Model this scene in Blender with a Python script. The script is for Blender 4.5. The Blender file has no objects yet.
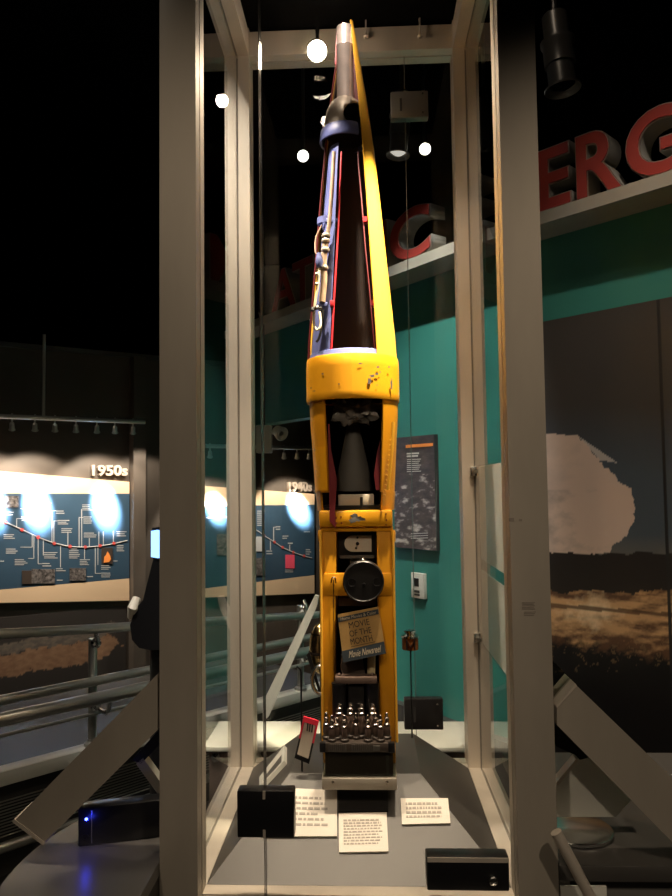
import bpy, bmesh, math, random
from mathutils import Vector, Matrix, noise
random.seed(7)
C = bpy.context.scene.collection
R_ = math.radians
EYE = Vector((0, 0, 1.5))
# ------------------------------------------------------------------ camera
cam_d = bpy.data.cameras.new('camera'); cam = bpy.data.objects.new('camera', cam_d); C.objects.link(cam)
cam_d.sensor_fit = 'VERTICAL'; cam_d.sensor_height = 36; cam_d.lens = 725 / 896 * 36
cam_d.clip_start = .02; cam_d.clip_end = 60
ROT = (Matrix.Rotation(R_(2.4), 3, 'Z') @ Matrix.Rotation(R_(93.0), 3, 'X') @ Matrix.Rotation(R_(-.73), 3, 'Z'))
cam.matrix_world = Matrix.Translation(EYE) @ ROT.to_4x4()
bpy.context.scene.camera = cam
def ray(px, py): return ROT @ Vector(((px - 336) / 725, (448 - py) / 725, -1))
def P(px, py, Y):                       # point of the photograph at distance Y
    d = ray(px, py); return EYE + d * (Y / d.y)
def RP(px, py, p0, n):                  # on a plane
    d = ray(px, py); return EYE + d * ((p0 - EYE).dot(n) / d.dot(n))
def PX(p):
    v = ROT.transposed() @ (p - EYE); return 336 + 725 * v.x / -v.z, 448 - 725 * v.y / -v.z
Zv = Vector((0, 0, 1))
# ------------------------------------------------------------------ materials
def mat(name, col, rough=.5, metal=0, bump=0, bscale=40, var=0, vscale=6, emit=0, coat=0, spec=.5, stretch=(1, 1, 1)):
    m = bpy.data.materials.new(name); m.use_nodes = True; nt = m.node_tree; b = nt.nodes['Principled BSDF']
    b.inputs['Base Color'].default_value = (*col, 1); b.inputs['Roughness'].default_value = rough
    b.inputs['Metallic'].default_value = metal; b.inputs['Coat Weight'].default_value = coat
    b.inputs['Specular IOR Level'].default_value = spec
    tc = nt.nodes.new('ShaderNodeTexCoord'); mp = nt.nodes.new('ShaderNodeMapping'); mp.inputs['Scale'].default_value = stretch
    nt.links.new(tc.outputs['Object'], mp.inputs['Vector'])
    if var:
        n = nt.nodes.new('ShaderNodeTexNoise'); n.inputs['Scale'].default_value = vscale; n.inputs['Detail'].default_value = 6
        nt.links.new(mp.outputs[0], n.inputs['Vector'])
        r = nt.nodes.new('ShaderNodeValToRGB'); r.color_ramp.elements[0].position = .3; r.color_ramp.elements[1].position = .7
        r.color_ramp.elements[0].color = (*[c * (1 - var) for c in col], 1); r.color_ramp.elements[1].color = (*[min(1, c * (1 + var)) for c in col], 1)
        nt.links.new(n.outputs['Fac'], r.inputs[0]); nt.links.new(r.outputs[0], b.inputs['Base Color'])
        mr = nt.nodes.new('ShaderNodeMapRange'); mr.inputs[3].default_value = max(0, rough - var * .3); mr.inputs[4].default_value = min(1, rough + var * .3)
        nt.links.new(n.outputs['Fac'], mr.inputs[0]); nt.links.new(mr.outputs[0], b.inputs['Roughness'])
    if bump:
        n = nt.nodes.new('ShaderNodeTexNoise'); n.inputs['Scale'].default_value = bscale; n.inputs['Detail'].default_value = 4
        nt.links.new(mp.outputs[0], n.inputs['Vector'])
        bp = nt.nodes.new('ShaderNodeBump'); bp.inputs['Strength'].default_value = bump; bp.inputs['Distance'].default_value = .01
        nt.links.new(n.outputs['Fac'], bp.inputs['Height']); nt.links.new(bp.outputs[0], b.inputs['Normal'])
    if emit:
        b.inputs['Emission Color'].default_value = (*col, 1); b.inputs['Emission Strength'].default_value = emit
    return m
def chipped(name, col, under, thr=.66, rough=.35, scale=14):
    m = mat(name, col, rough); nt = m.node_tree; b = nt.nodes['Principled BSDF']
    tc = nt.nodes.new('ShaderNodeTexCoord')
    n = nt.nodes.new('ShaderNodeTexNoise'); n.inputs['Scale'].default_value = scale; n.inputs['Detail'].default_value = 5; n.inputs['Roughness'].default_value = .6
    n2 = nt.nodes.new('ShaderNodeTexNoise'); n2.inputs['Scale'].default_value = 5; n2.inputs['Detail'].default_value = 3
    nt.links.new(tc.outputs['Object'], n.inputs['Vector']); nt.links.new(tc.outputs['Object'], n2.inputs['Vector'])
    r = nt.nodes.new('ShaderNodeValToRGB'); r.color_ramp.elements[0].position = thr; r.color_ramp.elements[1].position = thr + .015
    nt.links.new(n.outputs['Fac'], r.inputs[0])
    r2 = nt.nodes.new('ShaderNodeValToRGB'); r2.color_ramp.elements[0].color = (*[c * .82 for c in col], 1); r2.color_ramp.elements[1].color = (*col, 1)
    r2.color_ramp.elements[0].position = .35; r2.color_ramp.elements[1].position = .65
    nt.links.new(n2.outputs['Fac'], r2.inputs[0])
    mx = nt.nodes.new('ShaderNodeMixRGB'); mx.inputs[2].default_value = (*under, 1)
    nt.links.new(r.outputs[0], mx.inputs[0]); nt.links.new(r2.outputs[0], mx.inputs[1]); nt.links.new(mx.outputs[0], b.inputs['Base Color'])
    return m
def glass_mat(name, tint=(.985, .985, .975), f=1.0):
    m = bpy.data.materials.new(name); m.use_nodes = True; nt = m.node_tree
    nt.nodes.remove(nt.nodes['Principled BSDF']); out = nt.nodes['Material Output']
    t = nt.nodes.new('ShaderNodeBsdfTransparent'); t.inputs[0].default_value = (*tint, 1)
    g = nt.nodes.new('ShaderNodeBsdfGlossy'); g.inputs['Roughness'].default_value = .0
    fr = nt.nodes.new('ShaderNodeFresnel'); fr.inputs[0].default_value = 1.45
    geo = nt.nodes.new('ShaderNodeNewGeometry')      # same reflectance from both faces of the pane
    mul = nt.nodes.new('ShaderNodeMath'); mul.operation = 'MULTIPLY'
    inv = nt.nodes.new('ShaderNodeMath'); inv.operation = 'SUBTRACT'; inv.inputs[0].default_value = 1
    nt.links.new(geo.outputs['Backfacing'], inv.inputs[1]); nt.links.new(inv.outputs[0], mul.inputs[0]); nt.links.new(fr.outputs[0], mul.inputs[1])
    mx = nt.nodes.new('ShaderNodeMixShader'); nt.links.new(mul.outputs[0], mx.inputs[0])
    nt.links.new(t.outputs[0], mx.inputs[1]); nt.links.new(g.outputs[0], mx.inputs[2]); nt.links.new(mx.outputs[0], out.inputs[0])
    return m
def painted(name, rough=.45):
    m = mat(name, (1, 1, 1), rough); nt = m.node_tree
    a = nt.nodes.new('ShaderNodeAttribute'); a.attribute_name = 'print'
    nt.links.new(a.outputs['Color'], nt.nodes['Principled BSDF'].inputs['Base Color']); return m
M = dict(
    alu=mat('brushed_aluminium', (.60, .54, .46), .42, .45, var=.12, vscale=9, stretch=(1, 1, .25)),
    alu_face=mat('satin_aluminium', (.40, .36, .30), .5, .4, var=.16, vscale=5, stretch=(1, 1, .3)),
    groove=mat('dark_gasket', (.02, .018, .016), .7),
    steel=mat('stainless_steel', (.62, .62, .60), .25, 1, var=.1),
    chrome=mat('chrome', (.8, .8, .8), .1, 1),
    black=mat('black_metal', (.012, .011, .011), .35, 0, var=.2),
    blackp=mat('black_plastic', (.008, .008, .009), .3),
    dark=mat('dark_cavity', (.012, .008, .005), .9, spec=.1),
    deck=mat('grey_laminate', (.050, .047, .043), .45, var=.06, vscale=3),
    disc=mat('grey_lacquer', (.16, .155, .145), .32, .2, var=.08, vscale=3),
    card=mat('white_card', (.78, .73, .66), .6), ink=mat('grey_ink', (.40, .37, .33), .7),
    cardedge=mat('red_brown_edge', (.35, .12, .06), .6),
    yellow=chipped('chipped_yellow_paint', (.76, .34, .012), (.22, .19, .17), .735),
    yellow2=chipped('scuffed_yellow_paint', (.68, .29, .012), (.30, .22, .15), .76, scale=20),
    yel=mat('clean_yellow_paint', (.88, .46, .05), .28),
    blue=mat('blue_grey_paint', (.11, .13, .31), .45, var=.18, vscale=14, bump=.15),
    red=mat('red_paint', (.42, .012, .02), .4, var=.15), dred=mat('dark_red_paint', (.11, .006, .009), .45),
    silver=mat('polished_tube', (.66, .55, .50), .3, .55, var=.12, vscale=30), beige=mat('bare_metal_fairing', (.42, .36, .29), .45, .5, var=.3, vscale=22),
    tan=mat('tan_hose', (.40, .27, .18), .6, var=.3, vscale=30), cream=mat('cream_cord', (.72, .62, .46), .6),
    greycone=mat('grey_cone', (.07, .065, .058), .6, var=.2), film=mat('crumpled_film', (.13, .12, .11), .3, var=.4, vscale=25, bump=.5),
    pale=mat('pale_box', (.52, .45, .36), .5), carton=mat('kraft_carton', (.42, .25, .08), .6, var=.1, vscale=20), navy=mat('navy_print', (.025, .035, .045), .5),
    brown=mat('brown_plate', (.16, .11, .09), .5, .3, var=.3, vscale=20), copper=mat('amber_glass', (.28, .10, .03), .18, .3),
    tube=mat('vacuum_tube_glass', (.16, .11, .09), .15, .5, coat=.6), pin=mat('tube_metal', (.50, .44, .40), .25, 1),
    leather=mat('dark_leather', (.045, .033, .026), .5), parch=mat('parchment', (.48, .40, .24), .55),
    teal=mat('teal_paint', (.035, .20, .160), .5, var=.05, vscale=2), wallL=mat('dark_brown_wall', (.085, .07, .055), .55, .0, var=.15, vscale=2),
    void=mat('black_paint', (.004, .004, .004), .9, spec=0), floor=mat('dark_floor', (.02, .019, .018), .35),
    fascia=mat('pale_fascia', (.34, .31, .25), .6, var=.08), letterred=mat('sign_red', (.33, .045, .035), .4), letterside=mat('letter_return', (.30, .28, .24), .45),
    trimm=mat('letter_trim', (.55, .48, .42), .3, .8), pbeige=mat('panel_beige', (.70, .52, .33), .5), pblue=mat('panel_blue', (.030, .065, .105), .4),
    white=mat('white_print', (.42, .43, .43), .5), reddot=mat('red_print', (.5, .04, .03), .5), pink=mat('pink_print', (.75, .08, .14), .5), photo=mat('grey_photo', (.10, .09, .085), .5, var=.95, vscale=60),
    orange=mat('orange_print', (.85, .28, .06), .5), offwhite=mat('off_white_plastic', (.62, .60, .52), .5), screen=mat('lit_screen', (.25, .5, 1.0), .3, emit=2.0),
    numeral=mat('numeral_metal', (.62, .52, .42), .4, .4), led=mat('blue_led', (.02, .03, 1), .3, emit=40), bulb=mat('lamp_glow', (1, .86, .66), .3, emit=30), coolbulb=mat('cool_lamp_glow', (1, .97, .9), .3, emit=7),
    darkbulb=mat('dim_lamp_glow', (1, .95, .85), .3, emit=.6), canm=mat('dark_can_metal', (.16, .155, .14), .35, .6),
    glass=glass_mat('clear_glass'), glass2=glass_mat('smoky_acrylic', (.62, .64, .60)), rail=mat('satin_rail', (.50, .50, .46), .35, .9),
    whitepanel=mat('white_graphic_sheet', (.62, .62, .56), .5), grate=mat('dark_tread', (.05, .048, .045), .5, .3), bronze=mat('brass', (.55, .38, .16), .2, 1),
    redframe=mat('red_frame', (.65, .03, .06), .4), nicad=mat('paper_insert', (.55, .48, .40), .6), paint=painted('printed_graphic'),
)
# ------------------------------------------------------------------ mesh helpers
def tri3(*a): return Vector(a)
class MB:
    def __init__(s): s.bm = bmesh.new(); s.mi = 0
    def _f(s, vs):
        try: f = s.bm.faces.new(vs); f.material_index = s.mi; return f
        except ValueError: return None
    def hexa(s, pts, bev=0):           # 8 corners: bottom ring of 4, top ring of 4
        v = [s.bm.verts.new(p) for p in pts]; fs = []
        for q in ((3, 2, 1, 0), (4, 5, 6, 7), (0, 1, 5, 4), (1, 2, 6, 5), (2, 3, 7, 6), (3, 0, 4, 7)): fs.append(s._f([v[i] for i in q]))
        if bev:
            es = list({e for f in fs if f for e in f.edges})
            r = bmesh.ops.bevel(s.bm, geom=es, offset=bev, segments=2, affect='EDGES', profile=.5)
            for f in r['faces']: f.material_index = s.mi
        return s
    def box(s, a, b, bev=0, M4=None):
        x0, x1 = sorted((a[0], b[0])); y0, y1 = sorted((a[1], b[1])); z0, z1 = sorted((a[2], b[2]))
        p = [Vector(q) for q in ((x0, y0, z0), (x1, y0, z0), (x1, y1, z0), (x0, y1, z0), (x0, y0, z1), (x1, y0, z1), (x1, y1, z1), (x0, y1, z1))]
        if M4: p = [M4 @ q for q in p]
        return s.hexa(p, bev)
    def lathe(s, prof, c=(0, 0, 0), n=32, a0=0, a1=2 * math.pi, M4=None, cap=True):
        full = abs(a1 - a0) > 2 * math.pi - .001; c = Vector(c); rings = []
        for r, z in prof:
            ring = []
            for i in range(n if full else n + 1):
                a = a0 + (a1 - a0) * i / n; p = Vector((r * math.cos(a), r * math.sin(a), z))
                ring.append(s.bm.verts.new(c + (M4 @ p if M4 else p)))
            rings.append(ring)
        for k in range(len(rings) - 1):
            m = n if full else n
            for i in range(m):
                j = (i + 1) % len(rings[k]); s._f([rings[k][i], rings[k][j], rings[k + 1][j], rings[k + 1][i]])
        if full and cap: s._f(rings[0][::-1]); s._f(rings[-1])
        return s
    def shell(s, prof, th, c, a0, a1, n=32):   # thick wall of revolution over an arc; az 0 faces the camera (-Y), positive to the right
        c = Vector(c); G = []
        for r, z in prof:
            row = []
            for i in range(n + 1):
                a = a0 + (a1 - a0) * i / n; d = Vector((math.sin(a), -math.cos(a), 0))
                row.append((s.bm.verts.new(c + d * r + Zv * z), s.bm.verts.new(c + d * max(.001, r - th) + Zv * z)))
            G.append(row)
        K = len(G)
        full = abs(a1 - a0) > 6.28
        for k in range(K - 1):
            for i in range(n):
                A, B, D, E = G[k][i], G[k][i + 1], G[k + 1][i + 1], G[k + 1][i]
                s._f([A[0], B[0], D[0], E[0]]); s._f([A[1], E[1], D[1], B[1]])
            if not full:
                s._f([G[k][0][0], G[k + 1][0][0], G[k + 1][0][1], G[k][0][1]]); s._f([G[k][n][0], G[k][n][1], G[k + 1][n][1], G[k + 1][n][0]])
        for i in range(n):
            s._f([G[0][i][0], G[0][i][1], G[0][i + 1][1], G[0][i + 1][0]]); s._f([G[-1][i][0], G[-1][i + 1][0], G[-1][i + 1][1], G[-1][i][1]])
        return s
    def tubeline(s, pts, r, n=12, cap=True, rs=None):
        pts = [Vector(p) for p in pts]; rings = []; prev = None
        for i, p in enumerate(pts):
            t = (pts[min(i + 1, len(pts) - 1)] - pts[max(i - 1, 0)]).normalized()
            if prev is None: u = t.orthogonal().normalized()
            else: u = (prev - t * prev.dot(t)).normalized()
            prev = u; w = t.cross(u); rr = rs[i] if rs else r
            rings.append([s.bm.verts.new(p + (u * math.cos(2 * math.pi * k / n) + w * math.sin(2 * math.pi * k / n)) * rr) for k in range(n)])
        for a, b in zip(rings, rings[1:]):
            for k in range(n): s._f([a[k], a[(k + 1) % n], b[(k + 1) % n], b[k]])
        if cap: s._f(rings[0][::-1]); s._f(rings[-1])
        return s
    def prism(s, poly, ext):           # polygon of 3-D points swept by a vector
        poly = [Vector(p) for p in poly]; e = Vector(ext)
        a = [s.bm.verts.new(p) for p in poly]; b = [s.bm.verts.new(p + e) for p in poly]
        s._f(a[::-1]); s._f(b); n = len(a)
        for i in range(n): s._f([a[i], a[(i + 1) % n], b[(i + 1) % n], b[i]])
        return s
    def quadface(s, pts): s._f([s.bm.verts.new(Vector(p)) for p in pts]); return s
def smooth(n, sub=8):                     # catmull-rom through points
    n = [Vector(p) for p in n]; q = [n[0]] + n + [n[-1]]; out = []
    for i in range(1, len(q) - 2):
        for k in range(sub):
            t = k / sub; a, b, c, d = q[i - 1:i + 3]
            out.append(.5 * ((2 * b) + (c - a) * t + (2 * a - 5 * b + 4 * c - d) * t * t + (3 * b - 3 * c + d - a) * t ** 3))
    return out + [n[-1]]
def origin_of(o):
    p = Vector((0, 0, 0))
    while o: p += o.location; o = o.parent
    return p
def obj(name, mb, m, parent=None, label=None, smoothed=True, kind=None, recalc=True):
    bm = mb.bm if isinstance(mb, MB) else mb
    if recalc: bmesh.ops.recalc_face_normals(bm, faces=bm.faces)
    if parent: off = origin_of(parent)
    else:
        xs = [v.co for v in bm.verts]
        off = Vector(((min(v.x for v in xs) + max(v.x for v in xs)) / 2, (min(v.y for v in xs) + max(v.y for v in xs)) / 2, min(v.z for v in xs)))
    bmesh.ops.translate(bm, verts=bm.verts, vec=-off)
    me = bpy.data.meshes.new(name); bm.to_mesh(me); bm.free()
    for x in (m if isinstance(m, (list, tuple)) else [m]): me.materials.append(x)
    if smoothed:
        me.shade_smooth()
        me.set_sharp_from_angle(angle=R_(35))
    o = bpy.data.objects.new(name, me); C.objects.link(o)
    if parent: o.parent = parent
    else: o.location = off
    if label: o['label'] = label
    if kind: o['kind'] = kind
    return o
def tag(o, label, cat, group=None):
    o['label'] = label; o['category'] = cat
    if group: o['group'] = group
    return o
def thing(name, label, cat, loc, group=None):
    o = bpy.data.objects.new(name, None); C.objects.link(o); o.location = loc; o.empty_display_size = .05
    return tag(o, label, cat, group)
def struct(name, mb, m, **k): return obj(name, mb, m, kind='structure', smoothed=False, **k)
def part_copy(src, root, loc):
    for ch in src.children:
        c = ch.copy(); C.objects.link(c); c.parent = root
        for g in ch.children: d = g.copy(); C.objects.link(d); d.parent = c
def dup(src, loc, label, rz=0, group=None):
    r = src.copy(); C.objects.link(r); r.location = loc; r.rotation_euler = (0, 0, rz); r['label'] = label
    if group: r['group'] = group
    part_copy(src, r, loc); return r
def text_mesh(body, off=0, ext=.0):       # unit mesh of some lettering
    cu = bpy.data.curves.new('lettering', 'FONT'); cu.body = body; cu.offset = off; cu.extrude = ext; cu.resolution_u = 5
    o = bpy.data.objects.new('lettering', cu); C.objects.link(o)
    dg = bpy.context.evaluated_depsgraph_get(); me = bpy.data.meshes.new_from_object(o.evaluated_get(dg))
    bm = bmesh.new(); bm.from_mesh(me); bpy.data.objects.remove(o); bpy.data.meshes.remove(me); return bm
def text_fit(body, o, r, u, w, h, off=.02, ext=.004, box=None, slant=0):
    """lettering fitted in the rectangle from corner o along r (width w) and u (height h), extruded towards the reader"""
    bm = text_mesh(body, off, 1.0)
    xs = [v.co.x for v in bm.verts]; ys = [v.co.y for v in bm.verts]
    if box: x0, x1, y0, y1 = box
    else: x0, x1, y0, y1 = min(xs), max(xs), min(ys), max(ys)
    nrm = r.cross(u)
    for v in bm.verts:
        a = (v.co.x - x0) / (x1 - x0) * w; b = (v.co.y - y0) / (y1 - y0) * h; e = v.co.z * ext
        v.co = o + r * (a + slant * b) + u * b + nrm * e
    return bm, (x0, x1, y0, y1)

# ================================================================== SETTING
CZ = 4.3
struct('floor', MB().box((-7, -3, -.1), (5.5, 9, 0)), M['floor'])
struct('ceiling', MB().box((-7, -3, CZ), (5.5, 9, CZ + .1)), M['void'])
struct('wall_back', MB().box((-7, 9, 0), (5.5, 9.1, CZ)), M['void'])
struct('wall_front', MB().box((-7, -3.1, 0), (5.5, -3, CZ)), M['void'])
struct('wall_far_left', MB().box((-7.1, -3, 0), (-7, 9, CZ)), M['void'])
struct('wall_far_right', MB().box((5.5, -3, 0), (5.6, 9, CZ)), M['void'])

# ---- the timeline wall on the left
LP = Vector((-1.648, 5.0, 0)); LR = Vector((.809, .588, 0)).normalized(); LN = LR.cross(Zv)   # towards the viewer
if LN.dot(EYE - LP) < 0: LN = -LN
def WL(px, py, o=0): return RP(px, py, LP + LN * o, LN)
def slab(mb, p0, r, n, u0, u1, h0, h1, o0, o1, bev=0):
    q = lambda u, o, h: p0 + r * u + n * o + Zv * h
    return mb.hexa([q(u0, o1, h0), q(u1, o1, h0), q(u1, o0, h0), q(u0, o0, h0), q(u0, o1, h1), q(u1, o1, h1), q(u1, o0, h1), q(u0, o0, h1)], bev)
hL = WL(130, 358).z
tL = lambda px: (WL(px, 500) - LP).dot(LR)
wl = struct('wall_left', slab(MB(), LP, LR, LN, -3.2, 1.75, 0, hL, -.12, 0), M['wallL'])
struct('trim_1', slab(MB(), LP, LR, LN, -3.2, 1.75, hL, hL + .03, -.12, .03), M['deck'])
struct('trim_2', slab(MB(), LP, LR, LN, tL(129), tL(141), 0, hL - .001, 0, .10), M['wallL'])
# crack-like mural on the lower wall: a ribbon of rocky terrain picture
def grid(name, o, ru, rv, w, h, nu, nv, fn, parent=None, th=.012):
    """printed board: a fine grid of colours on the front, real thickness behind"""
    n = ru.cross(rv); bm = bmesh.new(); lay = bm.verts.layers.float_color.new('print'); V = []
    for j in range(nv + 1):
        row = []
        for i in range(nu + 1):
            p = o + ru * (w * i / nu) + rv * (h * j / nv); v = bm.verts.new(p); c = fn(p); v[lay] = (*c, 1); row.append(v)
        V.append(row)
    for j in range(nv):
        for i in range(nu): bm.faces.new((V[j][i], V[j][i + 1], V[j + 1][i + 1], V[j + 1][i]))
    B = [bm.verts.new(p) for p in (o - n * th, o + ru * w - n * th, o + ru * w + rv * h - n * th, o + rv * h - n * th)]
    for v in B: v[lay] = (.03, .03, .03, 1)
    bm.faces.new(B[::-1])
    edges = ([V[0][i] for i in range(nu + 1)], [V[j][nu] for j in range(nv + 1)], [V[nv][i] for i in range(nu, -1, -1)], [V[j][0] for j in range(nv, -1, -1)])
    for k, e in enumerate(edges): bm.faces.new([B[k]] + [B[(k + 1) % 4]] + e[::-1])
    return obj(name, bm, M['paint'], parent, smoothed=False, recalc=False)
def mix(a, b, t): t = max(0, min(1, t)); return tuple(x * (1 - t) + y * t for x, y in zip(a, b))
def fbm(x, y, z=0): return noise.fractal(Vector((x, y, z)), .7, 2.1, 5)
def inpoly(x, y, P_):
    c = False; j = len(P_) - 1
    for i in range(len(P_)):
        if (P_[i][1] > y) != (P_[j][1] > y) and x < (P_[j][0] - P_[i][0]) * (y - P_[i][1]) / (P_[j][1] - P_[i][1]) + P_[i][0]: c = not c
        j = i
    return c
def terrain(p):
    x, y = PX(p); base = (.035, .031, .028)
    c = 668 - x * .20 + 6 * fbm(x * .05, 3); w1 = 11
    n = fbm(x * .12, y * .3)
    e = min(1, max(0, (120 - x) / 12))
    if abs(y - c) < w1 * e + 2 * n: return mix((.20, .11, .065), (.28, .17, .10), .5 + n)
    if abs(y - (c - 16)) < 6 * e + 3 * n: return mix((.09, .08, .07), (.17, .14, .11), .5 + n)
    return base
a = WL(-35, 745, .012); b = WL(126, 745, .012); zt = WL(60, 612, .012).z
o = grid('landscape_mural', Vector((a.x, a.y, .02)), LR, Zv, (b - a).dot(LR), zt - .02, 150, 70, terrain)
tag(o, 'dark mural strip with a reddish rocky ridge, on the wall behind the handrail', 'mural')

# ---- timeline boards
def timeline(label, pts_top, x0, x1, ymid, bb0, bb1, bt0, bt1, curve, dots, blocks, lines, photos, sc, org, numeral, nbox, nlab, slack):
    f = lambda c: (c[0] / sc + org[0], c[1] / sc + org[1])
    base = WL((x0 + x1) / 2, bt1, .02)
    t = thing('timeline_board', label, 'exhibit board', base, 'illustrated timeline boards')
    O = .03
    def poly(px, off): return [WL(x, y, off) for x, y in px]
    mb = MB()
    mb.mi = 0; mb.prism(poly([(x0, pts_top[0]), (x1, pts_top[1]), (x1, ymid[1]), (x0, ymid[0])], 0.001), LN * O)
    obj('heading_strip', mb, M['pbeige'], t, smoothed=False)
    mb = MB(); mb.prism(poly([(x0, ymid[0]), (x1, ymid[1]), (x1, bb1), (x0, bb0)], 0.001), LN * O)
    obj('blue_panel', mb, M['pblue'], t, smoothed=False)
    mb = MB(); mb.prism(poly([(x0, bb0), (x1, bb1), (x1, bt1), (x0, bt0)], 0.001), LN * O)
    obj('footer_strip', mb, M['pbeige'], t, smoothed=False)
    q = [f(c) for c in curve]; mb = MB(); pts = smooth([WL(x, y, O + .004) for x, y in q], 6)
    mb.tubeline(pts, .0035, 6); obj('timeline_curve', mb, M['white'], t)
    mb = MB()
    for c in dots:
        x, y = f(c); p = WL(x, y, O + .001)
        mb.lathe([(.011, 0), (.011, .006)], p, 12, M4=Matrix((LR, Zv, LN)).transposed())
    obj('date_marker', mb, M['reddot'], t, kind='stuff', smoothed=False)
    mb = MB()
    for (bx, by, bw, bh) in blocks:
        nl = max(1, int(bh / 7))
        for k in range(nl):
            yy = by + bh * (k + .2) / nl; ww = bw * random.uniform(.6, .95)
            pa = [f(c) for c in ((bx, yy), (bx + ww, yy), (bx + ww, yy + bh / nl * .36), (bx, yy + bh / nl * .36))]
            mb.prism(poly(pa, O + .001), LN * .002)
    for (ax, ay, cx, cy) in lines:
        if abs(ax - cx) < abs(ay - cy): pa = [(ax - 1.5, ay), (ax + 1.5, ay), (cx + 1.5, cy), (cx - 1.5, cy)]
        else: pa = [(ax, ay - 1.2), (cx, cy - 1.2), (cx, cy + 1.2), (ax, ay + 1.2)]
        mb.prism(poly([f(c) for c in pa], O + .001), LN * .002)
    obj('caption_text', mb, M['white'], t, kind='stuff', smoothed=False)
    for (bx, by, bw, bh, mm) in photos:
        pa = [f(c) for c in ((bx, by + bh), (bx + bw, by + bh), (bx + bw, by), (bx, by))]
        obj('picture', MB().prism(poly(pa, O + .001), LN * .006), M[mm], t, smoothed=False)
    # raised decade numerals on the wall above
    o0 = WL(nbox[0], nbox[3], .03); o1 = WL(nbox[2], nbox[3], .03); ht = WL(nbox[0], nbox[1], .03).z - o0.z
    bm, _ = text_fit(numeral, o0, LR, Zv, (o1 - o0).dot(LR), ht, .03, .018)
    tag(obj('decade_numerals', bm, M['numeral'], smoothed=False), nlab, 'sign')
    return t
B1 = [(15, 300, 60, 20), (90, 320, 55, 22), (15, 395, 60, 22), (25, 455, 65, 25), (62, 500, 60, 28), (178, 515, 45, 20), (185, 470, 60, 30), (235, 538, 45, 16), (180, 262, 50, 14), (235, 295, 50, 18),
      (242, 335, 55, 22), (258, 370, 55, 22), (345, 270, 50, 28), (350, 320, 45, 34), (352, 388, 60, 24), (290, 455, 50, 45), (335, 500, 45, 28), (425, 525, 50, 22), (425, 556, 45, 24), (490, 382, 46, 26), (490, 440, 35, 30), (85, 165 - 130 + 250, 40, 8), (0, 262, 20, 10), (0, 505, 20, 10), (475, 505, 30, 8), (365, 570, 30, 10), (238, 585, 30, 10)]
L1 = [(70, 330, 70, 368), (70, 330, 90, 330), (135, 395, 135, 450), (85, 450, 135, 450), (142, 400, 142, 497), (118, 497, 142, 497), (160, 410, 160, 520), (160, 520, 178, 520), (182, 420, 182, 485), (218, 297, 218, 428), (218, 297, 236, 297), (226, 340, 226, 430), (226, 340, 242, 340),
      (285, 385, 285, 442), (254, 445, 254, 535), (343, 290, 343, 448), (332, 325, 332, 448), (332, 325, 350, 325), (355, 452, 355, 500), (375, 412, 375, 446), (415, 385, 415, 445), (400, 450, 400, 560), (400, 560, 425, 560), (411, 450, 411, 525), (434, 385, 434, 445), (476, 382, 476, 432)]
HB = [(38, 178, 28, 18), (110, 178, 18, 6), (244, 180, 30, 20), (308, 180, 20, 18), (372, 178, 40, 16), (490, 178, 20, 10)]
tl1 = timeline('wide blue and beige 1950s timeline board lit from above, on the far left wall', (467.5, 482), -45, 128, (493.5, 493.5), 593, 578, 603, 600,
    [(-80, 300), (0, 335), (90, 375), (160, 408), (230, 433), (295, 447), (360, 450), (420, 445), (480, 435), (535, 422)],
    [(22, 345), (92, 377), (160, 408), (228, 434), (294, 447), (358, 449), (420, 444), (478, 434)], B1, L1,
    [(22, 235, 55, 48, 'photo'), (92, 548, 40, 56, 'leather'), (132, 542, 98, 60, 'photo'), (292, 538, 68, 52, 'photo'), (426, 452, 46, 68, 'leather')], 4.2, (0, 440), '1950s',
    (91.5, 465, 127, 476), 'raised metal numerals reading 1950s on the left wall', 0)
# burning orange image in the dark picture
tl2 = timeline('narrow blue and beige 1940s timeline board seen through the glass case, left of the missile', (486, 494), 203, 312.5, (506, 504.5), 588, 574.7, 597, 593,
    [(60, 440), (160, 440), (250, 487), (275, 505), (315, 530), (345, 550), (385, 568), (425, 582), (455, 590)],
    [(275, 505), (315, 530), (345, 550), (385, 568), (425, 582)], [(250, 412, 32, 60), (320, 470, 26, 18), (345, 505, 25, 16), (365, 530, 26, 12), (432, 556, 22, 24), (285, 560, 28, 20), (425, 490, 24, 6), (355, 632, 33, 14)],
    [(312, 475, 312, 530), (312, 475, 322, 475), (300, 520, 300, 560), (372, 540, 372, 565)], [(356, 578, 33, 50, 'pink'), (244, 510, 26, 55, 'white'), (244, 590, 36, 65, 'photo'), (100, 500, 60, 80, 'photo')], 3.733, (190, 400), '1940s',
    (288, 482, 311, 492), 'raised metal numerals reading 1940s seen just left of the missile', 0)
fm = MB(); fp = [(436, 515), (458, 512), (466, 500), (462, 485), (452, 468), (446, 482), (438, 492)]
fm.prism([WL(x / 4.2, y / 4.2 + 440, .039) for x, y in fp], LN * .002); obj('fireball_image', fm, M['orange'], tl1, smoothed=False)

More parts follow.
